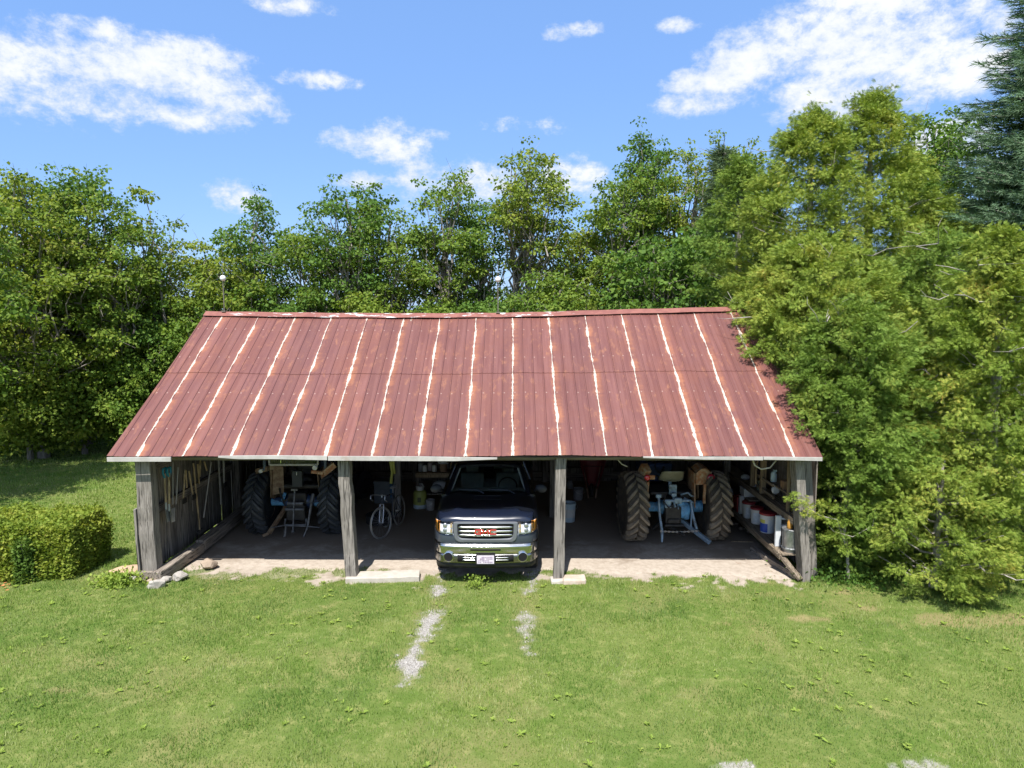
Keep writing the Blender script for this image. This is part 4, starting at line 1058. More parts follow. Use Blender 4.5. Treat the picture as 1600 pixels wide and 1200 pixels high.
hd = Vector((.86, 0, .72)); ht = Vector((.82, 0, .86)); bb = Vector((.42, 0, .28)); stp = Vector((.24, 0, .80)); ra = Vector((0, 0, .352))
MB().tube([hd, bb], .017, 7).tube([bb, stp], .015, 7).tube([stp, ht], .014, 7).tube([ht, hd], .018, 7).tube([bb+Vector((0,.03,0)), ra+Vector((0,.05,0))], .009, 5).tube([bb-Vector((0,.03,0)), ra-Vector((0,.05,0))], .009, 5).tube([stp, ra+Vector((0,.05,0))], .008, 5).tube([stp, ra-Vector((0,.05,0))], .008, 5).build('frame', M_FR, bike, smooth=True)
ls = Vector((-math.sin(ST), math.cos(ST), 0))
MB().tube([hd+ls*.05, Vector((1., 0, .352))+ls*.05], .010, 5).tube([hd-ls*.05, Vector((1., 0, .352))-ls*.05], .010, 5).tube([hd+ls*.05, hd-ls*.05], .012, 5).build('fork', M_SILV, bike, smooth=True)
fd = Vector((math.cos(ST), math.sin(ST), 0)); sc_ = ht+fd*.06+Vector((0, 0, .07))
q = MB().tube([ht, ht+Vector((-.01, 0, .07)), sc_], .012, 6).tube([sc_-ls*.19, sc_+ls*.19], .012, 6)
for sg in (-1, 1): q.tube([sc_+ls*.19*sg, sc_+ls*.2*sg+fd*.07, sc_+ls*.2*sg+fd*.09-Vector((0,0,.07)), sc_+ls*.2*sg+fd*.02-Vector((0,0,.13))], .012, 6)
q.build('handlebar', M_SILV, bike, smooth=True)
MB().tube([stp, stp+Vector((-.03, 0, .12))], .012, 6).sphere(stp+Vector((-.04, 0, .135)), .1, 12, (1.25, .62, .28)).build('saddle', mat('grey_saddle', (.35, .34, .33), (.27, .26, .25), 8, .6), bike, smooth=True)
MB().lathe([(.0, -.004), (.09, -.003), (.09, .003), (0, .004)], 20, bb+Vector((0, -.05, 0)), axis='y').tube([bb+Vector((0,-.06,0)), bb+Vector((.10,-.07,-.14))], .009, 5).box(bb+Vector((.10, -.11, -.15)), (.08, .07, .02)).tube([bb+Vector((0,.06,0)), bb+Vector((-.10,.07,.14))], .009, 5).box(bb+Vector((-.10, .11, .15)), (.08, .07, .02)).build('crank', M_SILV, bike)

# ------------------------------------------------------------------ things kept in the shed
def thing_mb(mb, name, m, label, cat, loc=(0,0,0), group=None, rz=0, bevel=0., smooth=False, solid=0.):
    o = mb.build(name, m, None, loc, bevel, smooth, solid, rz); return tag(o, label, cat, group)
def bucket(loc, r, h, m, label, cat='bucket', lid=None, band=None, name='bucket', handle=True, group=None, lab=None):
    t = empty(name, loc, random.uniform(-.5, .5), label, cat, group)
    MB().lathe([(0, .004), (r*.86, .0), (r*.88, .01), (r, h*.93), (r*1.05, h*.94), (r*1.05, h*.98), (r, h), (r*.95, h), (r*.84, .03), (0, .03)], 24).build('pail', m, t, smooth=True)
    if lid: MB().lathe([(0, h+.014), (r*.9, h+.016), (r*1.07, h+.008), (r*1.09, h-.03), (r*1.06, h-.03)], 24).build('lid', lid, t, smooth=True)
    if lab:
        a = np.linspace(R(200), R(340), 14); rl = lambda z: r*(.88+.12*z/h)+.0025
        for (z0, z1, a0, a1, mm, nm) in lab:
            MB().grid(lambda u, v: (rl(v)*math.cos(u), rl(v)*math.sin(u), v), list(np.linspace(R(a0), R(a1), 10)), [z0*h, z1*h]).build(nm, mm, t)
    if handle: MB().tube([(r*1.05*math.cos(a_), -.03-.0*r, h*.9+.0) if k in (0, 8) else (r*1.06*math.cos(a_), -r*.55*math.sin(a_)-.6*r, h*.9-.09*math.sin(a_)) for k, a_ in enumerate(np.linspace(0, math.pi, 9))], .004, 4).build('handle', M_SILV, t)
    return t
P_WHITE = mat('white_plastic', (.68, .68, .66), (.58, .58, .56), 6, .5, dirt=(.40, .37, .33), dirt_amt=.2)
P_GREY = mat('grey_plastic', (.26, .27, .29), (.20, .21, .23), 6, .55)
P_RED = mat('dark_red_plastic', (.30, .025, .03), (.22, .018, .024), 6, .45)
P_BLUE = mat('royal_blue_print', (.03, .08, .42), (.03, .07, .36), 6, .5)
P_LB = mat('pale_blue_plastic', (.52, .64, .70), (.44, .56, .62), 5, .5, dirt=(.35, .38, .4))
P_YEL = mat('yellow_plastic', (.60, .58, .12), (.50, .48, .10), 5, .5)
P_BROWN = mat('brown_card', (.30, .18, .10), (.22, .13, .08), 5, .8)
P_TEAL = mat('teal_plastic', (.015, .25, .36), (.01, .18, .27), 5, .5)
P_GALV = mat('galvanised_metal', (.42, .43, .44), (.28, .29, .30), 4, .45, .7, dirt=(.22, .20, .18), dirt_amt=.25)
M_BLACK = mat('black_rubber_thing', (.02, .02, .022), (.014, .014, .015), 6, .75)
M_LEATH = mat('dark_leather', (.06, .045, .035), (.04, .03, .022), 6, .7)
P_LABEL = mat('pale_label', (.62, .66, .72), (.50, .55, .62), 22, .6)
# right shelf
SF = .424
for i, (x_, y_, lb, blue) in enumerate(((5.17, 14.55, 'red lidded white pail farthest from the right post on the low shelf', False), (5.20, 14.13, 'red lidded white pail in the middle of the low shelf row', False), (5.21, 13.55, 'red lidded pail with a blue and white label nearest the right post', True))):
    s_ = .130 if not blue else .155
    bucket((x_, y_, SF), s_, .34 if not blue else .40, P_WHITE, lb, lid=P_RED, group='paint pails on the low shelf', handle=False,
           lab=[(.12, .72, 200, 300, P_LABEL, 'label')] if not blue else [(.05, .50, 170, 245, P_BLUE, 'label'), (.05, .72, 250, 320, P_LABEL, 'label'), (.52, .70, 175, 225, P_YEL, 'label')])
bucket((5.22, 12.42, SF), .155, .44, P_GALV, 'tall galvanised grey metal can standing behind the right end post', 'milk can', name='metal_can', handle=False)
t = bpy.data.objects['metal_can']
for z_ in (.05, .37): MB().lathe([(.140, z_), (.158, z_+.01), (.158, z_+.03), (.145, z_+.04)], 24).build('hoop', P_GALV, t)
MB().lathe([(0, .43), (.150, .435), (.150, .425), (0, .42)], 24).build('top_plate', P_GALV, t)
thing_mb(MB().lathe([(0, 0), (.05, 0), (.055, .02), (.05, .12), (.03, .15), (.03, .17), (0, .17)], 14), 'oil_jar', mat('amber_plastic', (.55, .28, .05), (.42, .2, .04), 5, .4), 'small amber jar standing on top of the galvanised can', 'jar', (5.20, 12.42, SF+.438), smooth=True)
thing_mb(MB().box((0, 0, .30), (.10, .06, .60)).box((.14, .03, .54), (.20, .10, .03)).box((.14, .03, .40), (.20, .10, .03)), 'white_cabinet', mat('white_board', (.66, .68, .70), (.56, .58, .60), 5, .6, dirt=(.38, .36, .33)), 'narrow white upright cabinet side with two short shelves beside the can', 'cabinet', (5.08, 12.68, SF), bevel=.006)
thing_mb(MB().box((0, 0, .13), (.10, .14, .26)), 'yellow_box', mat('ochre_card', (.50, .36, .14), (.42, .30, .12), 4, .7), 'ochre box standing left of the dark red case', 'box', (5.08, 15.32, SF), bevel=.006)
thing_mb(MB().box((0, 0, .17), (.13, .26, .34)).box((0, 0, .35), (.10, .03, .03)), 'red_case', P_RED, 'dark red upright case on the low shelf', 'case', (5.10, 15.05, SF), bevel=.012)
thing_mb(MB().box((0, 0, .20), (.10, .09, .40)).box((.04, .10, .16), (.08, .06, .32)), 'white_tin', P_WHITE, 'narrow white and cream tin beside the dark red case', 'tin', (5.10, 14.82, SF), bevel=.008)
thing_mb(MB().lathe([(0, 0), (.11, 0), (.12, .03), (.12, .24), (.09, .31), (.04, .34), (.04, .37), (0, .37)], 16), 'white_jug', P_WHITE, 'cloudy white round jug farthest along the low shelf', 'jug', (5.12, 15.75, SF), smooth=True)
MB().box((5.33, 2.75, .815), (.40, .7, .02)).build('shelf', SH, shed)
thing_mb(MB().box((0, 0, .08), (.26, .30, .16)).box((0, 0, .17), (.28, .32, .02)), 'white_tub', P_WHITE, 'pale lidded storage tub on the middle shelf above the red case', 'tub', (5.24, 14.85, .827), bevel=.02)
SU = 1.468; SM = 1.098
thing_mb(MB().box((0, 0, .08), (.16, .16, .16)).box((.0, 0, .165), (.14, .12, .012)), 'brown_box', P_BROWN, 'open brown cardboard box on the small top shelf at the right', 'box', (5.32, 12.98, SU), bevel=.008)
for i, (px, h, lb, mm) in enumerate(((1238, .24, 'white slim spray bottle nearest the brown box', P_WHITE), (1243.5, .27, 'pale blue bottle standing between two white bottles', P_LB), (1250, .27, 'broad white bottle with a rounded shoulder nearest the end post', P_WHITE))):
    r_ = .030 if i < 2 else .052; q_ = atx(px, 765, 5.33)
    thing_mb(MB().lathe([(0, 0), (r_, 0), (r_, h*.62), (r_*.75, h*.75), (r_*.35, h*.85), (r_*.35, h*.97), (0, h)], 14), 'bottle', mm, lb, 'bottle', (5.33, q_.y, SU), 'bottles on the small top shelf', smooth=True)
thing_mb(MB().lathe([(0, .03), (.08, .03), (.085, 0), (.06, -.03), (0, -.03)], 18, axis='y'), 'round_lamp', mat('pale_disc', (.55, .56, .60), (.44, .45, .5), 5, .35), 'round pale lamp head left of the brown box', 'lamp', (5.30, 13.42, 1.235+.09), smooth=True)
thing_mb(MB().lathe([(0, 0), (.06, 0), (.06, .15), (.04, .20), (0, .21)], 12).box((.02, 0, .22), (.07, .04, .04)), 'spray_can', P_LB, 'pale blue grey can high up between upright and brown box', 'can', (5.30, 13.55, 1.472), smooth=True)
thing_mb(MB().lathe([(0, 0), (.09, 0), (.10, .22), (.0, .22)], 14), 'green_tin', mat('dull_green_tin', (.18, .20, .13), (.13, .14, .10), 6, .6), 'dull green tin between the shelf uprights', 'tin', (5.33, 14.28, SM), smooth=True)
thing_mb(MB().sphere((0, 0, .06), .09, 10, (1.2, 1, .7)), 'rag', P_WHITE, 'crumpled white rag on the upper shelf by the first upright', 'rag', (5.30, 15.2, SM), smooth=True)
thing_mb(MB().lathe([(0, 0), (.05, 0), (.05, .13), (0, .13)], 12), 'paint_tin', P_WHITE, 'small white tin on the upper shelf by the second upright', 'tin', (5.30, 14.62, SM), smooth=True)
thing_mb(MB().tube([(0, 0, 0), (.01, -.02, -.3), (-.02, -.03, -.55), (-.01, -.03, -.8)], [.012, .016, .018, .022], 7), 'hanging_tool', UP, 'bent wooden hand tool hanging between the right wall uprights', 'hand tool', (5.20, 14.25, 2.05))
thing_mb(MB().tube([(0, 0, 0), (.0, -.01, -.42)], [.012, .014], 7), 'hanging_stick', UP, 'short pale stick standing behind the spray bottles', 'stick', (5.38, 12.95, 1.90))
for i, (px, py, s_, d_) in enumerate(((1160, 828, .14, ''), (1172, 832, .12, ''), (1184, 838, .16, ''), (1198, 845, .12, ''), (1150, 820, .15, ''), (1208, 852, .10, ''))):
    gx, gy = G(px, py)
    stone('rubble_stone', (gx, gy, .03), (s_*1.2, s_, s_*.6), ST_B, ['flat rubble stone on the dirt floor, %s of the row below the low shelf' % w_ for w_ in ('second', 'third', 'fourth', 'fifth', 'farthest', 'nearest')][i], 'stone', seed=40+i, group='rubble stones below the right shelf')
thing_mb(MB().beam((0, 0, .02), (.45, -.03, .02), .03, .02), 'floor_stick', UP, 'thin pale stick lying on the floor before the right shelf', 'stick', (*G(1143, 848), .01))

# right bay: wheelbarrow stood on end, grey bucket, pale blue bucket
wb = empty('wheelbarrow', (2.09, 17.75, .02), 0, 'dark red wheelbarrow standing on its nose against the back wall', 'wheelbarrow')
M_WR = mat('dark_red_barrow', (.20, .022, .028), (.13, .016, .02), 5, .45)
def tray(u, v):
    hw = .13+.24*v+.02*math.sin(v*3)
    x = u*hw; y = -.05-.16*(1-abs(u)**4)*(1-.35*v)*-1-.22
    return (x, y+.12*abs(u)**4*-1, .30+.95*v)
MB().grid(tray, list(np.linspace(-1, 1, 15)), list(np.linspace(0, 1, 9))).build('tray', M_WR, wb, smooth=True, solid=.01)
MB().box((0, -.08, .36), (.34, .22, .03)).build('tray_end', M_WR, wb, bevel=.01)
q = MB()
for sg in (-1, 1): q.beam((sg*.09, -.32, .03), (sg*.33, -.12, 1.5), .032, .04)
q.build('handles', wood('barrow_handle', (.42, .30, .22), (.28, .18, .14), 2), wb, bevel=.004)
MB().lathe([(.11, -.035), (.17, -.04), (.185, 0), (.17, .04), (.11, .035)], 20, (0, -.16, .20), axis='x').build('wheel', M_RUB, wb, smooth=True)
MB().tube([(-.1, -.25, .3), (-.24, -.42, .9), (.24, -.42, .9), (.1, -.25, .3)], .012, 6).build('leg_brace', M_GREASE, wb)
bucket((1.73, 17.45, .012), .14, .30, P_GREY, 'plain grey bucket on the floor left of the wheelbarrow')
bucket((1.33, 15.6, .012), .165, .44, P_LB, 'pale blue bucket partly hidden behind the right middle post', lab=[(.25, .7, 200, 300, P_WHITE, 'label')])
thing_mb(MB().lathe([(0,0), (.09,0), (.10,.14), (.06,.2), (0,.2)], 12), 'oil_can', P_GREY, 'small dark can standing on the floor behind the grey bucket', 'can', (1.62, 18.6, .012), smooth=True)
# middle-left bay
thing_mb(MB().box((0, 0, .26), (.52, .45, .52)).box((0, 0, .54), (.55, .48, .06)).box((0, -.235, .36), (.22, .02, .03)), 'cool_box', mat('slate_grey_plastic', (.16, .19, .22), (.12, .145, .17), 4, .5), 'slate grey lidded chest behind the bicycle handlebar', 'chest', (-3.27, 17.3, .012), bevel=.02)
def lying_tyre(loc, r, w_, label, grp=None, rot=None):
    q = MB().lathe([(r*.6, -w_/2*.8), (r*.8, -w_/2), (r*.97, -w_/2*.8), (r, 0), (r*.97, w_/2*.8), (r*.8, w_/2), (r*.6, w_/2*.8), (r*.56, w_/2*.5), (r*.56, -w_/2*.5), (r*.6, -w_/2*.8)], 30)
    for k in range(36):
        a = 2*math.pi*k/36; q.box((r*math.cos(a), r*math.sin(a), 0), (.012, .03, w_*.8), (0, 0, a))
    o = thing_mb(q, 'loose_tyre', M_RUB, label, 'tyre', loc, grp, smooth=True)
    if rot: o.rotation_euler = rot
lying_tyre((-3.05, 15.45, .13), .33, .23, 'dark car tyre lying flat left of the bicycle', 'loose tyres')
lying_tyre((-3.95, 17.6, .36), .36, .22, 'dark tyre leaning upright in the shadow left of the slate chest', 'loose tyres', (R(90), R(8), R(60)))
wbn = empty('workbench', (-1.75, 16.9, 0), 0, 'rough wooden workbench against the back wall left of the truck', 'workbench')
q = MB().box((0, 0, .88), (1.3, .5, .045)).beam((-.65, -.26, .83), (.65, -.26, .83), .03, .07).build('bench_top', UP, wbn, bevel=.006)
for sx in (-.6, .6):
    for sy in (-.2, .2): MB().beam((sx, sy, 0), (sx, sy, .855), .07, .07).build('leg', W_DARK, wbn, bevel=.005)
MB().box((0, 0, .35), (1.2, .4, .03)).build('lower_shelf', W_DARK, wbn)
B = .903
thing_mb(MB().grid(lambda u, v: ((.13+.07*v)*math.cos(u), (.10+.06*v)*math.sin(u), .16*v), list(np.linspace(0, 2*math.pi, 21)), [0, .3, .7, 1]).box((0, 0, .01), (.2, .15, .02)), 'basin', P_WHITE, 'white oval basin on an upturned tin on the workbench', 'basin', (-1.72, 16.85, B+.20), smooth=True, solid=.006)
thing_mb(MB().lathe([(0, 0), (.09, 0), (.09, .20), (0, .20)], 16), 'tin', P_BROWN, 'brown tin holding up the white basin', 'tin', (-1.72, 16.85, B))
for i, (x_, h, mm, lb) in enumerate(((-1.95, .16, P_WHITE, 'small white can on the bench left of the basin'), (-2.07, .20, mat('pink_grey', (.42, .36, .36), (.34, .29, .29), 5, .6), 'pinkish grey jar on the workbench'), (-2.19, .15, P_WHITE, 'short white can at the left end of the workbench'), (-1.50, .2, mat('brass_tin', (.32, .22, .10), (.25, .17, .08), 5, .5), 'brass coloured tin right of the basin'), (-2.30, .22, P_GREY, 'grey upright can at the back of the workbench'))):
    thing_mb(MB().lathe([(0, 0), (.06, 0), (.062, .01), (.062, h*.9), (.05, h*.95), (.05, h), (0, h)], 14), 'can', mm, lb, 'can', (x_, 16.85+.1*(i % 2), B), 'cans on the workbench', smooth=True)
thing_mb(MB().sphere((0, 0, .15), .18, 14, (1.2, .8, .8)), 'white_sack', mat('sack', (.42, .42, .43), (.30, .30, .31), 4, .8, bmp=.6), 'slumped pale sack under the workbench', 'sack', (-1.80, 16.85, .37), smooth=True)
# weed sprayer jug
sp = empty('sprayer_jug', (-2.30, 16.7, .012), 0, 'yellow green sprayer jug with a white top right of the bicycle', 'sprayer')
MB().lathe([(0, 0), (.17, 0), (.175, .03), (.175, .09), (.17, .10), (.0, .10)], 20).build('base', P_LB, sp, smooth=True)
MB().lathe([(.0, .10), (.172, .10), (.172, .36), (.15, .42), (.09, .45), (0, .45)], 20).build('tank', mat('lime_plastic', (.42, .46, .12), (.34, .38, .10), 5, .5), sp, smooth=True)
MB().lathe([(0, .45), (.09, .45), (.10, .50), (.09, .55), (0, .55)], 16).tube([(-.1, 0, .52), (-.06, 0, .60), (.06, 0, .60), (.1, 0, .52)], .014, 6).build('cap', P_WHITE, sp, smooth=True)
MB().box((0, -.174, .24), (.09, .004, .12)).build('label_patch', mat('dark_olive', (.14, .15, .06), (.10, .11, .05), 5, .6), sp)
bucket((-2.02, 16.5, .012), .11, .26, mat('dirty_white', (.36, .35, .34), (.26, .25, .24), 5, .7), 'dirty white pail beside the yellow green sprayer', name='pail')
st2 = thing_mb(MB().tube([(0, 0, 0), (.0, -.02, -.30), (.03, -.03, -.62), (.0, -.03, -.9)], [.035, .045, .03, .035], 8).tube([(.09, 0, .0), (.06, -.03, -.34), (.09, -.03, -.66)], [.03, .03, .025], 8), 'yellow_strap', P_YEL, 'yellow ratchet strap hanging down the inner post behind the bicycle', 'strap', (-2.86, 15.83, 1.75), smooth=True)
thing_mb(MB().tube([(0, 0, 0), (.01, -.01, -.34)], [.035, .04], 8), 'blue_strap_end', mat('navy_cloth', (.02, .07, .14), (.015, .05, .1), 5, .8), 'navy blue cloth hanging under the yellow strap', 'cloth', (-2.86, 15.80, .86))
# hand tools along the left wall
def tool(name, p0, p1, r, label, head=None, m=None, grp='tools hanging on the left wall'):
    t = empty(name, p0, 0, label, 'hand tool', grp); d = Vector(p1)-Vector(p0)
    MB().tube([(0, 0, 0), d], [r, r*.9], 7).build('handle', m or W_TAN, t, smooth=True)
    if head: head(t, d)
    return t
def grip(t, d):
    q = MB().tube([(0, -.055, .10), (0, -.062, .02), (0, 0, -.10), (0, .062, .02), (0, .055, .10), (0, -.055, .10)], .020, 7, False)
    q.build('grip', P_TEAL, t, smooth=True)
    MB().tube([d, d+Vector((0, 0, -.14))], [.02, .028], 8).grid(lambda u, v: (.03*abs(u), u*.10*(1-.35*v), d.z-.12-.26*v), list(np.linspace(-1, 1, 7)), [0, .5, 1]).build('blade', P_GALV, t, solid=.003)
def rake(t, d):
    q = MB().tube([d+Vector((0, -.14, 0)), d+Vector((0, .14, 0))], .010, 6)
    for k in range(8): q.tube([d+Vector((0, -.13+k*.037, 0)), d+Vector((.04, -.13+k*.037, -.06))], .005, 4)
    q.build('rake_head', M_GREASE, t)
def hoe(t, d): MB().box(d+Vector((.03, 0, -.03)), (.02, .15, .10)).build('hoe_blade', M_GREASE, t)
def fork(t, d):
    q = MB().tube([d, d+Vector((0,0,-.05))], .014, 6).tube([d+Vector((0,-.07,-.05)), d+Vector((0,.07,-.05))], .008, 5)
    for k in range(4): q.tube([d+Vector((0, -.07+k*.047, -.05)), d+Vector((.02, -.07+k*.047, -.28))], .005, 4)
    q.build('fork_head', M_GREASE, t)
XW = -6.55
tool('shovel', atx(257, 740, -6.50), atx(259, 785, -6.50), .022, 'teal gripped shovel with a tan shaft, first on the left wall', grip)
tool('shovel', atx(264, 739, -6.46), atx(264, 787, -6.46), .024, 'teal gripped shovel with a tan shaft, second on the left wall', grip)
TG = mat('grey_handle', (.44, .42, .38), (.34, .32, .29), 8, .7)
tl_ = [((270, 722, 12.75), (270, 788, 12.75), .011, 'thin straight pale rod right of the teal gripped shovels', None, TG),
 ((278, 730, 12.95), (275, 788, 12.95), .012, 'thin metal garden tool hanging second from the teal shovels', None, TG),
 ((289, 734, 13.2), (286, 780, 13.2), .018, 'short olive wooden handle, first of the leaning pair', hoe, None),
 ((290, 735, 13.35), (292, 762, 13.35), .016, 'short dark olive handle behind the first leaning pair', None, None),
 ((295, 736, 13.5), (301, 774, 13.5), .020, 'thick tan handle tilted right with a rusty end', hoe, None),
 ((302, 724, 13.6), (312, 828, 13.3), .018, 'longest tan handle of the left wall reaching nearly to the sill', rake, None),
 ((299, 770, 13.45), (301, 798, 13.45), .012, 'thin dark stick hanging under the thick tan handle', None, W_DARK),
 ((309, 725, 13.9), (311, 756, 13.9), .020, 'stubby tan handle right of the longest handle', None, None),
 ((313, 718, 14.1), (312, 745, 14.1), .018, 'stubby straw coloured handle high under the eave', None, None),
 ((319, 721, 14.3), (323, 735, 14.3), .018, 'very short straw coloured handle tilted right under the eave', None, None),
 ((330, 722, 14.0), (318, 809, 13.9), .015, 'long grey pole leaning left across the wall rail', fork, TG),
 ((341, 714, 14.6), (345, 788, 14.6), .016, 'long straight grey pole right of the leaning pole', None, TG),
 ((349, 717, 14.9), (350, 755, 14.9), .022, 'thick pale handle farthest back on the left wall', hoe, TG)]
for i, (a, c_, r_, lb, hd_, mm) in enumerate(tl_):
    tool(['garden_rod','garden_tool','hoe','tool_handle','hoe','rake','stick','tool_handle','tool_handle','tool_handle','pitchfork','pole','hoe'][i], atx(a[0], a[1], -6.50-.01*(i % 3)), atx(c_[0], c_[1], -6.50-.01*(i % 3)), r_, lb, hd_, mm)

# ------------------------------------------------------------------ trees
LEAF = np.array([[0, 0, 0], [.42, .38, .07], [.16, 1.0, .0], [-.40, .46, .09]])
BARK = mat('grey_bark', (.30, .27, .24), (.17, .15, .13), 7, .95, bmp=.6, stretch=(3, 3, .8))
BARK_C = mat('cedar_bark', (.40, .37, .34), (.24, .21, .18), 7, .95, bmp=.6, stretch=(3, 3, .6))
MAPLE = [leafmat('maple_leaf', [(0., (.05, .11, .018)), (.4, (.125, .215, .034)), (.75, (.235, .315, .055)), (1., (.38, .36, .08))], clump=.9, transl=.4),
         leafmat('maple_leaf_yellowing', [(0., (.055, .115, .018)), (.35, (.145, .225, .034)), (.7, (.27, .33, .055)), (1., (.43, .35, .08))], clump=.8, transl=.4),
         leafmat('maple_leaf_deep', [(0., (.04, .10, .02)), (.4, (.095, .19, .036)), (.8, (.18, .28, .055)), (1., (.30, .34, .07))], clump=1., transl=.4)]
CEDAR = leafmat('cedar_spray', [(0., (.065, .125, .018)), (.35, (.155, .24, .036)), (.7, (.275, .355, .062)), (.92, (.42, .42, .085)), (1., (.50, .32, .08))], clump=1.1, rnd=.5, transl=.25, rough=.55)
CEDAR2 = leafmat('cedar_spray_green', [(0., (.045, .10, .018)), (.4, (.12, .205, .034)), (.8, (.225, .32, .06)), (1., (.40, .40, .08))], clump=1.2, rnd=.5, transl=.25, rough=.55)
HEDGE = leafmat('hedge_leaf', [(0., (.08, .14, .02)), (.4, (.20, .28, .04)), (.75, (.34, .39, .07)), (1., (.50, .34, .12))], clump=2.2, transl=.38)
SPRUCE = leafmat('spruce_needle', [(0., (.035, .08, .035)), (.45, (.105, .185, .095)), (.8, (.24, .34, .22)), (1., (.44, .53, .42))], clump=1.1, transl=.15)
SPRUCE_G = leafmat('spruce_needle_green', [(0., (.035, .07, .028)), (.5, (.10, .155, .07)), (1., (.19, .25, .12))], clump=1.1, transl=.15)

def limb(mb, a, b_, r0, r1, up=.15, n=5, wob=.05, sides=6):
    a = Vector(a); b_ = Vector(b_); L = (b_-a).length; pts = []; rs = []
    for i in range(n+1):
        t = i/n; p = a.lerp(b_, t)+Vector((random.gauss(0, wob), random.gauss(0, wob), random.gauss(0, wob)))*L*.25*math.sin(t*math.pi)
        p.z += up*L*math.sin(t*math.pi)*-.5
        pts.append(p); rs.append(r0+(r1-r0)*t)
    mb.tube(pts, rs, sides, True); return pts

def leaf_cloud(C, rad, per, size, flat=.55, seed=0, outward=None):
    """leaves round clump centres: C (n,3), rad (n,), per = leaves per clump (n,)"""
    P = np.repeat(C, per, axis=0); rr = np.repeat(rad, per); n = len(P)
    d = unit(rng.normal(size=(n, 3))); q = rng.random(n)**.45
    off = d*(q*rr)[:, None]; off[:, 2] *= flat
    # leaves hang in small tufts
    P = P+off+unit(rng.normal(size=(n, 3)))*.03
    dirn = unit(d*[1, 1, .3]+rng.normal(size=(n, 3))*.55+[0, 0, -.75])
    return place(LEAF, rotmats(n, dirn, rng.normal(0, .75, n)), P, size*rng.uniform(.6, 1.35, n))

def broadleaf(x, y, h, rx, label, m, name='maple_tree', z0=2.0, ry=None, dens=1.0, lean=(0, 0), grp='trees behind the shed', leaf=.115, nclump=70, size=None, lobes=None, bark=None, twigs=True, stems=1, clr=.8):
    t = empty(name, (x, y, 0), 0, label, 'tree', grp)
    ry = ry or rx
    h = h-.45; rx = rx*1.12; ry = ry*1.12; nclump = int(nclump*1.2)
    hc = (h+z0)/2; rz_ = (h-z0)/2
    L = lobes or [(0, 0, hc, rx, ry, rz_)]
    C = []; tries = 0
    vol = [a[3]*a[4]*a[5] for a in L]
    while len(C) < nclump and tries < 9000:
        tries += 1
        lx, ly, lz, ax, ay, az_ = random.choices(L, vol)[0]
        d = unit(rng.normal(size=3)); q = rng.random()**.36
        taper = 1-.12*max(0, d[2]*q)
        p = np.array([lx+d[0]*q*ax*taper, ly+d[1]*q*ay*taper, lz+d[2]*q*az_])
        if p[2] < .5: continue
        mind = clr*(.8+.4*random.random())*.62
        if all(np.linalg.norm((p-c)*[1, 1, 1.25]) > mind for c in C): C.append(p)
    C = np.array(C)
    mb = MB(); base = [(0, 0)] if stems == 1 else [(random.uniform(-.35, .35), random.uniform(-.3, .3)) for _ in range(stems)]
    axes = []
    for (bx, by) in base:
        top = Vector((lean[0]+bx*3.0, lean[1]+by*2.5, h*.90)); r0 = .05+.014*h/math.sqrt(stems)
        pts = [Vector((bx, by, -.1))]; 
        for i in range(1, 9):
            f = i/8; pts.append(Vector((bx, by, 0)).lerp(top, f)+Vector((random.gauss(0, .09), random.gauss(0, .09), 0))*(f*1.6))
        mb.tube(pts, [r0*(1-.88*i/8)+.012 for i in range(9)], 8); axes.append(pts)
    for c_ in C:
        ax = random.choice(axes); hz = max(.6, c_[2]*random.uniform(.55, .80)-.25)
        k = min(7, max(0, int(hz/(h*.9)*8))); f = hz/(h*.9)*8-k
        a = ax[k].lerp(ax[k+1], min(max(f, 0), 1))
        Ld = (Vector(c_)-a).length
        limb(mb, a, c_, .018+.012*Ld, .008, up=.18, n=5, sides=5, wob=.25)
        if twigs:
            for _ in range(3):
                e = Vector(c_)+Vector((random.gauss(0, .4), random.gauss(0, .4), random.gauss(.1, .3)))
                mb.tube([Vector(c_), e], [.008, .003], 3, False)
    mb.build('trunk', bark or BARK, t, smooth=True)
    rad = rng.uniform(.46, .88, len(C))*clr
    per = (rad**2*430*dens*(.135/leaf)**2).astype(int)+5
    V = leaf_cloud(C, rad, per, leaf)
    # wispy outer shoots
    k = rng.choice(len(C), max(3, len(C)//2)); E = C[k]+unit(C[k]-[0, 0, hc])*rng.uniform(.45, 1.0, (len(k), 1))*clr+[0, 0, .15]
    V2 = leaf_cloud(E, rng.uniform(.22, .42, len(k)), rng.integers(16, 42, len(k)), leaf)
    o = np_mesh('crown', np.concatenate([V, V2]), 4, m, t)
    return t

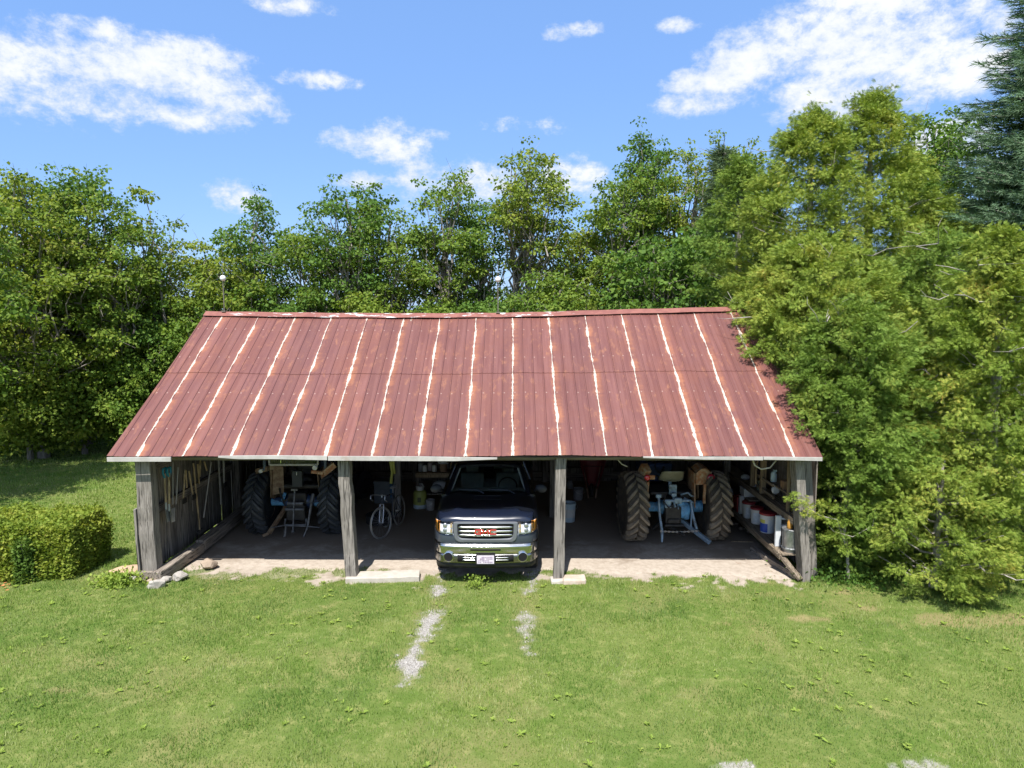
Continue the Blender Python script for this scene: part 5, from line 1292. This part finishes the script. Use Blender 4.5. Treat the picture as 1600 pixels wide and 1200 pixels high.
# cedar spray template: flat fan of narrow leaflets
def fan_template(nb=4):
    Q = []
    def leaflet(a, b_, w_):
        a = np.array(a, float); b_ = np.array(b_, float); d = b_-a; s_ = np.array([d[1], -d[0], 0]); s_ = s_/np.linalg.norm(s_)*w_
        mid = a+d*.45
        Q.extend([a, mid+s_, b_, mid-s_])
    leaflet((0, 0, 0), (0, 1.1, -.10), .034)
    for i in range(nb):
        f = .16+i*.62/nb
        for sg in (-1, 1):
            l = .52*(1-f*.55)
            leaflet((0, f, -.01), (sg*l*.58, f+l*.95, -.06-.10*random.random()), .036)
    return np.array(Q)
FAN = fan_template(3); FAN_S = fan_template(2)
def cedar_crown(t, C, n_per, rad, size, m, name='crown', fan=None, cx=0., cy=0., up=-.22):
    """feathery boughs: every centre carries one plume of fans that share its direction"""
    fan = FAN if fan is None else fan
    per = (n_per*2.4*(rad/np.mean(rad))**2).astype(int)+4; nC = len(C)
    out = unit(C*[1, 1, 0]-[cx, cy, 0]+1e-4)
    B = unit(out+np.array([0, 0, up])+rng.normal(size=(nC, 3))*[.38, .38, .30])
    sd = unit(np.cross(B, [0, 0, 1.])); nm = np.cross(sd, B)
    tw = rng.normal(0, .5, nC); sd2 = sd*np.cos(tw)[:, None]+nm*np.sin(tw)[:, None]; nm2 = -sd*np.sin(tw)[:, None]+nm*np.cos(tw)[:, None]
    I = np.repeat(np.arange(nC), per); n = len(I); r_ = rad[I]
    tt = rng.random(n)**.8; w_ = rng.normal(0, .42, n)*(1.05-.75*tt); v_ = rng.normal(0, .16, n)*(1.1-.6*tt)
    P = C[I]+B[I]*((tt-.55)*2.1*r_)[:, None]+sd2[I]*(w_*r_)[:, None]+nm2[I]*(v_*r_)[:, None]
    P[:, 2] -= (tt*(1-tt))*r_*.25
    d = unit(B[I]+sd2[I]*(w_*1.3)[:, None]+nm2[I]*(v_*1.4)[:, None]+rng.normal(size=(n, 3))*.45)
    V = place(fan, rotmats(n, d, tw[I]+rng.normal(0, 1.0, n)), P, size*.70*rng.uniform(.6, 1.3, n)*(1.1-.35*tt))
    return np_mesh(name, V, 4, m, t)
def cedar(x, y, h, r, label, m=CEDAR, name='cedar_tree', size=.20, n_per=44, clump=.36, prof=None, lean=(0, 0), grp='cedars on the right of the shed', zmin=.15, ncl=None, bare=10, inner=True, cat='tree', side=None):
    t = empty(name, (x, y, 0), 0, label, cat, grp)
    prof = prof or (lambda f: (math.sin(min(f*2.4, 1)*math.pi/2)*.35+.65)*(1-f**1.8)**.75+.05)
    C = []; tgt = ncl or int(7.5*r*h/clump**2*.66); tries = 0
    f0 = random.random()*9
    while len(C) < tgt and tries < tgt*9:
        tries += 1
        f = rng.random()**.9; z = zmin+f*(h-zmin); a = rng.random()*2*math.pi
        if side is not None and rng.random() < .55: a = side+rng.normal()*1.1
        lump = .80+.36*float(fbm(np.array(a*1.1+f0), np.array(z*.55), 1.6, 3))
        ra = r*prof(f)*lump*(rng.uniform(.80, 1.04) if rng.random() < .68 else rng.uniform(.35, .75))
        p = np.array([math.cos(a)*ra+lean[0]*f, math.sin(a)*ra+lean[1]*f, z])
        wx_, wy_ = x+p[0], y+p[1]
        if 11.7 < wy_ < 19.9 and wx_ < 5.75+clump*.9 and z < EZ+(RZ-EZ)*(1-abs(wy_-RY)/(RY-EY))+clump*.55: continue
        C.append(p)
    C = np.array(C); rad = rng.uniform(.6, 1.25, len(C))*clump
    cedar_crown(t, C, n_per, rad, size, m)
    mb = MB(); top = Vector((lean[0], lean[1], h*.96)); pts = [Vector((0, 0, -.1)).lerp(top, i/8)+Vector((random.gauss(0, .03), random.gauss(0, .03), 0)) for i in range(9)]
    mb.tube(pts, [(.05+.018*h)*(1-.9*i/8)+.01 for i in range(9)], 8)
    idx = rng.choice(len(C), min(len(C), 60), replace=False)
    for i in idx:
        c_ = C[i]; hz = max(.2, c_[2]-.25-.3*random.random()); k = min(7, int(hz/(h*.96)*8)); a = pts[k].lerp(pts[k+1], min(1, hz/(h*.96)*8-k))
        limb(mb, a, c_, .022, .006, n=4, sides=4, wob=.12)
    for _ in range(bare):                                  # bare grey twigs sticking out
        i = random.randrange(len(C)); c_ = Vector(C[i]); o_ = (c_-Vector((0, 0, c_.z))).normalized() if c_.length else Vector((1, 0, 0))
        e = c_+o_*random.uniform(.25, .7)+Vector((random.gauss(0, .3), random.gauss(0, .3), random.uniform(-.1, .5)))
        pp = limb(mb, c_-o_*.3, e, .020, .005, n=4, sides=4, wob=.3)
        for _ in range(3):
            s_ = pp[random.randint(1, 4)]; mb.tube([s_, s_+Vector((random.gauss(0, .15), random.gauss(0, .15), random.gauss(.05, .12)))], [.005, .002], 3, False)
    mb.build('trunk', BARK_C, t, smooth=True)
    return t

def NEEDLE():
    Q = []
    for i in range(14):
        a = i*2.4; f = i/14
        d = np.array([math.cos(a)*.30, f+.22, math.sin(a)*.30]); b_ = np.array([0, f*.85, 0]); s_ = np.array([-math.sin(a), 0, math.cos(a)])*.030
        Q += [b_-s_, b_+s_, d]
    Q += [np.array([-.05, 0, 0]), np.array([.05, 0, 0]), np.array([0, 1.15, 0])]
    return np.array(Q)
NT = NEEDLE()
def spruce(x, y, h, slope, label, m, zlo=1.0, step=.34, tw=.30, per=12, grp='spruces', dens=1.):
    t = empty('spruce_tree', (x, y, 0), 0, label, 'tree', grp)
    mb = MB().tube([(0, 0, -.1), (0, 0, h*.5), (0, 0, h)], [.05+.012*h, .03+.007*h, .01], 8)
    P = []; D = []; z = zlo
    while z < h-.25:
        r = (h-z)*slope*random.uniform(.8, 1.12)+.12; a0 = random.random()*6; nb = per if r > 1. else per-3
        for k in range(nb):
            a = a0+2*math.pi*k/nb+random.gauss(0, .12); L = r*random.uniform(.72, 1.12); o_ = np.array([math.cos(a), math.sin(a), 0]); s_ = np.array([-math.sin(a), math.cos(a), 0])
            zb = z+random.uniform(-.12, .12)
            f_ = lambda f: np.array([0, 0, zb])+o_*L*f+np.array([0, 0, -.30*L*f+.24*L*f*f])
            mb.tube([Vector(f_(q)) for q in (0, .35, .7, 1)], [.03, .02, .012, .004], 4, False)
            n = int((6+L*11)*dens)
            for i in range(n):
                f = .22+.80*(i/n); sg = (-1)**i; w_ = (1.05-f)*L*.34*random.uniform(.3, 1.)
                for q in ((.3, .75, 1.) if w_ > .22 else (1.,)):
                    p = f_(min(f, 1.02))+s_*sg*w_*q-o_*0+np.array([0, 0, -.12*w_*q+random.gauss(0, .025)])
                    P.append(p); D.append(o_*.8+s_*sg*.75*random.random()+np.array([0, 0, random.uniform(-.25, .35)]))
            P.append(f_(.97)); D.append(o_+np.array([0, 0, .25]))
        z += step*random.uniform(.75, 1.2)*(.6+.4*min(1, r/2))
    P.append(np.array([0, 0, h])); D.append(np.array([0, 0, 1.]))
    P = np.array(P); D = unit(np.array(D)); n = len(P)
    np_mesh('crown', place(NT, rotmats(n, D, rng.uniform(0, 6, n)), P, tw*rng.uniform(.7, 1.2, n)), 3, m, t)
    mb.build('trunk', BARK, t, smooth=True)
    return t
M0, M1, M2 = MAPLE
# --- the line behind the shed, left to right (x at its distance)
def px2x(px, Yw): return (px-800)/1067.*Yw*1.005
def topz(py, Yw): return CZ+(488-py)/1067.*Yw*1.005
T_ = [  # px, Y, top py, rx, z0, label, material, nclump, kwargs
 (-178, 16.2, 118, 2.4, 1.6, 'tall maple at the far left edge whose branch tips reach into the sky', M0, 100, {}),
 (-40, 23.0, 235, 2.6, .8, 'big maple half cut off by the left edge', M0, 110, {}),
 (60, 22.5, 235, 2.4, .8, 'broad yellow green maple at the left edge of the lawn', M1, 130, {}),
 (135, 25.0, 232, 2.0, 2.5, 'dark topped tree rising behind the broad left maple', M2, 70, {}),
 (185, 24.0, 300, 2.0, .8, 'rounded maple between the left edge and the bare snag', M0, 95, {}),
 (255, 25.5, 305, 1.5, 2.0, 'thin maple with a lone sprig above a bare stem, left of the shed roof', M1, 38, {'dens': .8}),
 (345, 26.0, 365, 2.2, 2.0, 'low spreading maple behind the left lightning rod', M1, 62, {}),
 (405, 27.0, 295, 1.7, 3.0, 'pointed maple just left of the gap of open sky', M2, 44, {}),
 (500, 27.5, 330, 1.7, 4.5, 'open crowned maple with sky showing through its left side', M0, 34, {'dens': .8}),
 (555, 26.5, 258, 1.5, 4.0, 'tall maple with a domed top and a forked grey trunk', M2, 50, {'dens': .9}),
 (610, 27.0, 300, 1.9, 3.0, 'wide flat topped maple left of the middle', M0, 54, {'dens': .85}),
 (700, 27.0, 262, 1.4, 3.5, 'maple with two pale topped lobes beside the white cloud', M0, 46, {}),
 (752, 28.0, 300, 1.5, 3.0, 'bushy maple behind the middle lightning rod', M2, 46, {}),
 (832, 26.5, 212, 1.25, 6.4, 'tall slender maple on two bare stems behind the middle rod', M1, 40, {'stems': 2, 'clr': .72}),
 (905, 28.0, 330, 1.6, 3.5, 'shorter yellowing maple right of the slender twin stemmed one', M1, 46, {}),
 (965, 27.0, 262, 1.6, 4.0, 'dense dark green maple left of the highest central peak', M0, 56, {}),
 (1000, 28.5, 205, 1.15, 6.0, 'narrow maple forming the highest peak behind the roof', M2, 40, {}),
 (1075, 29.0, 205, 2.1, 5.0, 'rust tipped maple behind the dark green spruce', M1, 70, {}),
 (1040, 24.0, 345, 1.9, 2.6, 'fresh green broad leaved tree directly behind the right half of the roof', M2, 90, {'leaf': .16}),
 (870, 24.0, 405, 1.5, 2.4, 'low green maple thicket tree behind the roof right of the middle rod', M0, 56, {}),
 (1180, 28.0, 215, 1.6, 5.0, 'brownish green maple left of the tallest cedar', M1, 50, {}),
 (1455, 22.5, 165, 1.7, 6.5, 'dark leaved maple rising behind the cedars beside the blue spruce', M2, 52, {}),
]
for px, Yw, py, rx, z0, lb, mm, nc, kw in T_:
    broadleaf(px2x(px, Yw), Yw, topz(py, Yw), rx, lb, mm, z0=z0, nclump=int(nc*1.05), **kw)
# low filler trees and bushes under the line
for i, (px, Yw, py, rx, lb) in enumerate(((38, 22.2, 560, 1.2, 'small bush hiding the tree trunks at the left lawn edge'), (-20, 23.5, 540, 1.5, 'round bush at the left edge under the tall maple'), (60, 24.0, 520, 1.5, 'leafy bush under the broad left maple'), (125, 23.2, 545, 1.4, 'low spreading bush left of the brightest bush'),
      (195, 23.6, 525, 1.4, 'brightest green bush at the lawn edge left of the shed'), (250, 24.5, 470, 1.3, 'dark bush behind the shed roof\'s left rake'), (90, 26, 430, 2.2, 'tall dark thicket behind the left bushes'),
      (230, 27, 430, 2.0, 'tall dark thicket behind the left end of the roof'), (430, 25, 452, 2.0, 'low bush top showing above the ridge left of the middle'), (560, 25, 440, 2.0, 'low bush top above the ridge under the domed maple'),
      (690, 25.5, 455, 1.6, 'low bush top above the ridge under the two lobed maple'), (780, 26, 440, 1.6, 'low bush top around the foot of the middle rod'), (930, 25.5, 440, 1.6, 'low bush top right of the middle rod'),
      (340, 25, 440, 1.8, 'low bush top around the foot of the left rod'), (1130, 25.5, 400, 1.7, 'olive bush left of the cedars above the ridge'))):
    h = topz(py, Yw)
    broadleaf(px2x(px, Yw), Yw, h, rx, lb, [M1, M0, M2][i % 3], name='bush', z0=.4, nclump=int(26+16*rx*h/4), grp='bushes along the tree line', twigs=False, clr=.85, dens=.95)['category'] = 'bush'
spruce(px2x(1120, 26.0), 26.0, topz(232, 26.0), .27, 'dull green spruce standing between the maples behind the roof', SPRUCE_G, zlo=3.0, step=.42, tw=.36, per=11)
spruce(14.1, 18.2, 16.0, .375, 'tall blue green spruce at the right edge of the picture', SPRUCE, zlo=4.2, step=.36, tw=.34, per=13)
# dead snag with a bare stem
sn = empty('bare_snag', (px2x(262, 24.5), 24.5, 0), 0, 'thin bare dead tree stem leaning left with a tuft of leaves at its tip', 'tree')
mb = MB(); limb(mb, (0.3, 0, 0), (-.05, 0, topz(390, 24.5)), .09, .03, n=6, wob=.05); limb(mb, (0, 0, topz(400, 24.5)), (-.45, 0, topz(315, 24.5)), .03, .012, n=5, wob=.2); limb(mb, (.02, 0, topz(420, 24.5)), (.7, .1, topz(385, 24.5)), .02, .006, wob=.3)
mb.build('trunk', BARK, sn, smooth=True)
np_mesh('crown', leaf_cloud(np.array([[-.45, 0, topz(312, 24.5)], [-.8, 0, topz(290, 24.5)-.3], [.7, .1, topz(383, 24.5)]]), np.array([.42, .35, .3]), np.array([110, 60, 50]), .13), 4, M1, sn)
# --- cedars along the right
cone = lambda f: (math.sin(min(f*3, 1)*math.pi/2)*.3+.7)*(1-f**5)**.9+.04
oval = lambda f: math.sqrt(max(.02, 1-(2*f-.86)**2/1.33))
cedar(7.55, 11.75, 2.35, 1.22, 'low rounded cedar bush nearest the lawn at the lower right', CEDAR, 'cedar_bush', size=.15, n_per=50, clump=.26, prof=oval, bare=2, cat='bush', zmin=.12)
cedar(8.95, 12.6, 6.3, 1.9, 'yellow green cedar at the right edge with bare grey twigs', CEDAR, size=.18, n_per=44, clump=.34, bare=34, side=R(215))
cedar(6.62, 13.25, 5.0, 1.60, 'dense cedar hugging the right end post of the shed', CEDAR2, size=.17, n_per=46, clump=.31, bare=8, prof=oval, side=R(225))
cedar(6.62, 15.0, 6.4, 2.05, 'thick cedar overhanging the right end of the red roof', CEDAR, size=.19, n_per=46, clump=.34, bare=10, side=R(225), prof=oval)
cedar(6.35, 12.55, 3.3, .80, 'slim young cedar growing right beside the right end post', CEDAR2, 'cedar_bush', size=.14, n_per=40, clump=.22, bare=1, prof=oval, cat='bush')
cedar(7.95, 18.6, 10.1, 1.95, 'tallest left cedar rising behind the right end of the ridge', CEDAR, size=.23, n_per=38, clump=.42, bare=8, prof=cone, side=R(240))
cedar(9.75, 19.0, 10.7, 1.9, 'tall cedar in the middle of the right hand group', CEDAR, size=.23, n_per=38, clump=.42, bare=8, prof=cone, side=R(240))
cedar(6.75, 20.5, 9.3, 1.3, 'slim cedar behind the right corner of the ridge', CEDAR2, size=.23, n_per=34, clump=.42, bare=4, prof=cone, side=R(260))
cedar(11.3, 18.6, 7.6, 1.8, 'cedar between the tall middle one and the blue spruce', CEDAR, size=.22, n_per=38, clump=.42, bare=6, prof=cone, side=R(235))
cedar(9.6, 15.6, 6.6, 2.0, 'broad cedar behind the twiggy one at the right', CEDAR2, size=.2, n_per=40, clump=.38, bare=18, side=R(235), prof=oval)
cedar(11.6, 14.6, 7.0, 1.9, 'cedar at the right edge below the blue spruce', CEDAR, size=.2, n_per=40, clump=.36, bare=18, side=R(225))
# the branch that reaches in front of the end post
br = empty('cedar_branch_tree', (5.98, 12.0, 0), 0, 'cedar sapling reaching a bright branch across the right end post', 'tree', 'cedars on the right of the shed')
Cb = np.array([at(px, py, 11.85) for px, py in ((1238, 774), (1252, 786), (1266, 797), (1282, 806), (1296, 790), (1308, 812), (1300, 835), (1320, 850))])-np.array([5.98, 12.0, 0])
cedar_crown(br, Cb, 60, np.full(len(Cb), .14)+np.arange(len(Cb))*.022, .13, CEDAR)
mb = MB(); mb.tube([(0.15, 0, 0), (.1, 0, .6), (0, -.05, 1.1)], [.03, .025, .018], 6); mb.tube([(0, -.05, 1.1)]+[tuple(c_) for c_ in Cb[::-2]], [.018, .014, .010, .008, .005], 5); mb.build('trunk', BARK_C, br, smooth=True)

# --- clipped hedge on the left
hd2 = empty('hedge', (-9.97, 12.55, 0), 0, 'clipped yellow green hedge on the lawn left of the shed', 'hedge')
def box_leaves(n, lx, ly, h, bulge, size, seed, curve=True):
    fam = rng.random(n); P = np.zeros((n, 3)); N = np.zeros((n, 3))
    areas = np.array([lx*h, ly*h, ly*h, lx*ly, lx*h*.3]); areas = np.cumsum(areas/areas.sum()); f = np.searchsorted(areas, fam)
    u = rng.uniform(-.5, .5, n); v = rng.uniform(-.5, .5, n); w_ = rng.random(n)
    for k, fn, nn in ((0, lambda u, v, w: (u*lx, -ly/2, w*h), (0, -1, .2)), (1, lambda u, v, w: (lx/2, v*ly, w*h), (1, 0, .2)), (2, lambda u, v, w: (-lx/2, v*ly, w*h), (-1, 0, .2)), (3, lambda u, v, w: (u*lx, v*ly, h+0*w), (0, 0, 1)), (4, lambda u, v, w: (u*lx, ly/2, w*h), (0, 1, .2))):
        s_ = f == k; q = fn(u[s_], v[s_], w_[s_]); P[s_] = np.stack([np.broadcast_to(c_, s_.sum()) for c_ in q], 1); N[s_] = nn
    lump = (fbm(P[:, 0]*1.+P[:, 1], P[:, 2]*1.2+P[:, 1], 2.1, seed)-.5)*.30
    round_ = -.16*np.clip((P[:, 2]/h-.75)/.25, 0, 1)**2*(f != 3)
    P = P+unit(N)*(lump+round_-rng.random(n)**1.5*.13+rng.random(n)**4*.10)[:, None]
    P[:, 2] = np.maximum(P[:, 2], .02)
    d = unit(N*.6+rng.normal(size=(n, 3))*.7+[0, 0, .2])
    return place(LEAF, rotmats(n, d, rng.normal(0, .8, n)), P, size*rng.uniform(.6, 1.3, n))
np_mesh('foliage', box_leaves(70000, 3.95, 1.15, 1.02, .1, .055, 61), 4, HEDGE, hd2)
mb = MB()
for i in range(26):
    x_ = random.uniform(-1.8, 1.8); y_ = random.uniform(-.4, .4)
    for _ in range(4): limb(mb, (x_, y_, 0), (x_+random.gauss(0, .25), y_+random.gauss(0, .2), random.uniform(.5, .95)), .014, .005, n=3, sides=4)
mb.build('stems', BARK, hd2)
sb = empty('small_shrub', (-8.80, 11.97, 0), 0, 'narrow dark green shrub growing against the front of the hedge', 'shrub')
np_mesh('foliage', box_leaves(7000, .24, .20, .80, .05, .05, 71), 4, leafmat('dark_shrub_leaf', [(0., (.05, .10, .02)), (.5, (.11, .19, .035)), (1., (.2, .28, .06))], clump=3.), sb)
mb = MB()
for _ in range(6): limb(mb, (0, 0, 0), (random.gauss(0, .1), random.gauss(0, .1), .75), .012, .004, n=3, sides=4)
mb.build('stems', BARK, sb)
# weeds and tall grass at the shed corner
def weeds_patch(name, x, y, n, spread, size, h, label, m):
    P = np.stack([rng.normal(x, spread, n), rng.normal(y, spread*.6, n), rng.random(n)**1.5*h+.02], 1)
    d = unit(rng.normal(size=(n, 3))+[0, 0, .5])
    return tag(np_mesh(name, place(LEAF, rotmats(n, d, rng.normal(0, .8, n)), P, size*rng.uniform(.6, 1.3, n)), 4, m), label, 'weeds', kind='stuff')
weeds_patch('weed_clump', -7.05, 11.80, 900, .20, .06, .22, 'leafy green weeds by the orange flagstone at the shed corner', wm)
weeds_patch('weed_clump', -.62, 11.72, 220, .12, .04, .18, 'small leafy weeds growing under the truck\'s number plate', wm)
weeds_patch('ground_cover', 6.3, 12.2, 1800, .45, .06, .2, 'dark weeds at the foot of the cedars', M2)
# rusty brown leaves at the hedge's foot, nest of dry leaves in the left maple
P = np.stack([rng.normal(-9.35, .18, 120), rng.normal(11.75, .08, 120), rng.random(120)*.05+.02], 1)
tag(np_mesh('dry_leaves', place(LEAF, rotmats(120, unit(rng.normal(size=(120, 3))*[1, 1, .4]), rng.normal(0, .4, 120)), P, rng.uniform(.04, .08, 120)), 4, mat('dry_leaf', (.50, .22, .08), (.40, .15, .05), 20, .8)), 'orange brown dry leaves at the foot of the hedge', 'leaves', kind='stuff')
# far wood beyond the field
n = 9000
P = np.stack([rng.uniform(-260, 260, n), rng.uniform(150, 175, n), rng.random(n)**.8*7], 1); P[:, 2] *= .5+.8*fbm(P[:, 0], P[:, 0]*0, .05, 5)
tag(np_mesh('distant_wood', place(LEAF, rotmats(n, unit(rng.normal(size=(n, 3))), rng.normal(0, 1, n)), P, rng.uniform(2, 4, n)), 4, M2), 'dark line of woodland on the horizon beyond the field', 'woodland', kind='stuff')

print('faces', sum(len(o.data.polygons) for o in bpy.data.objects if o.type == 'MESH'))
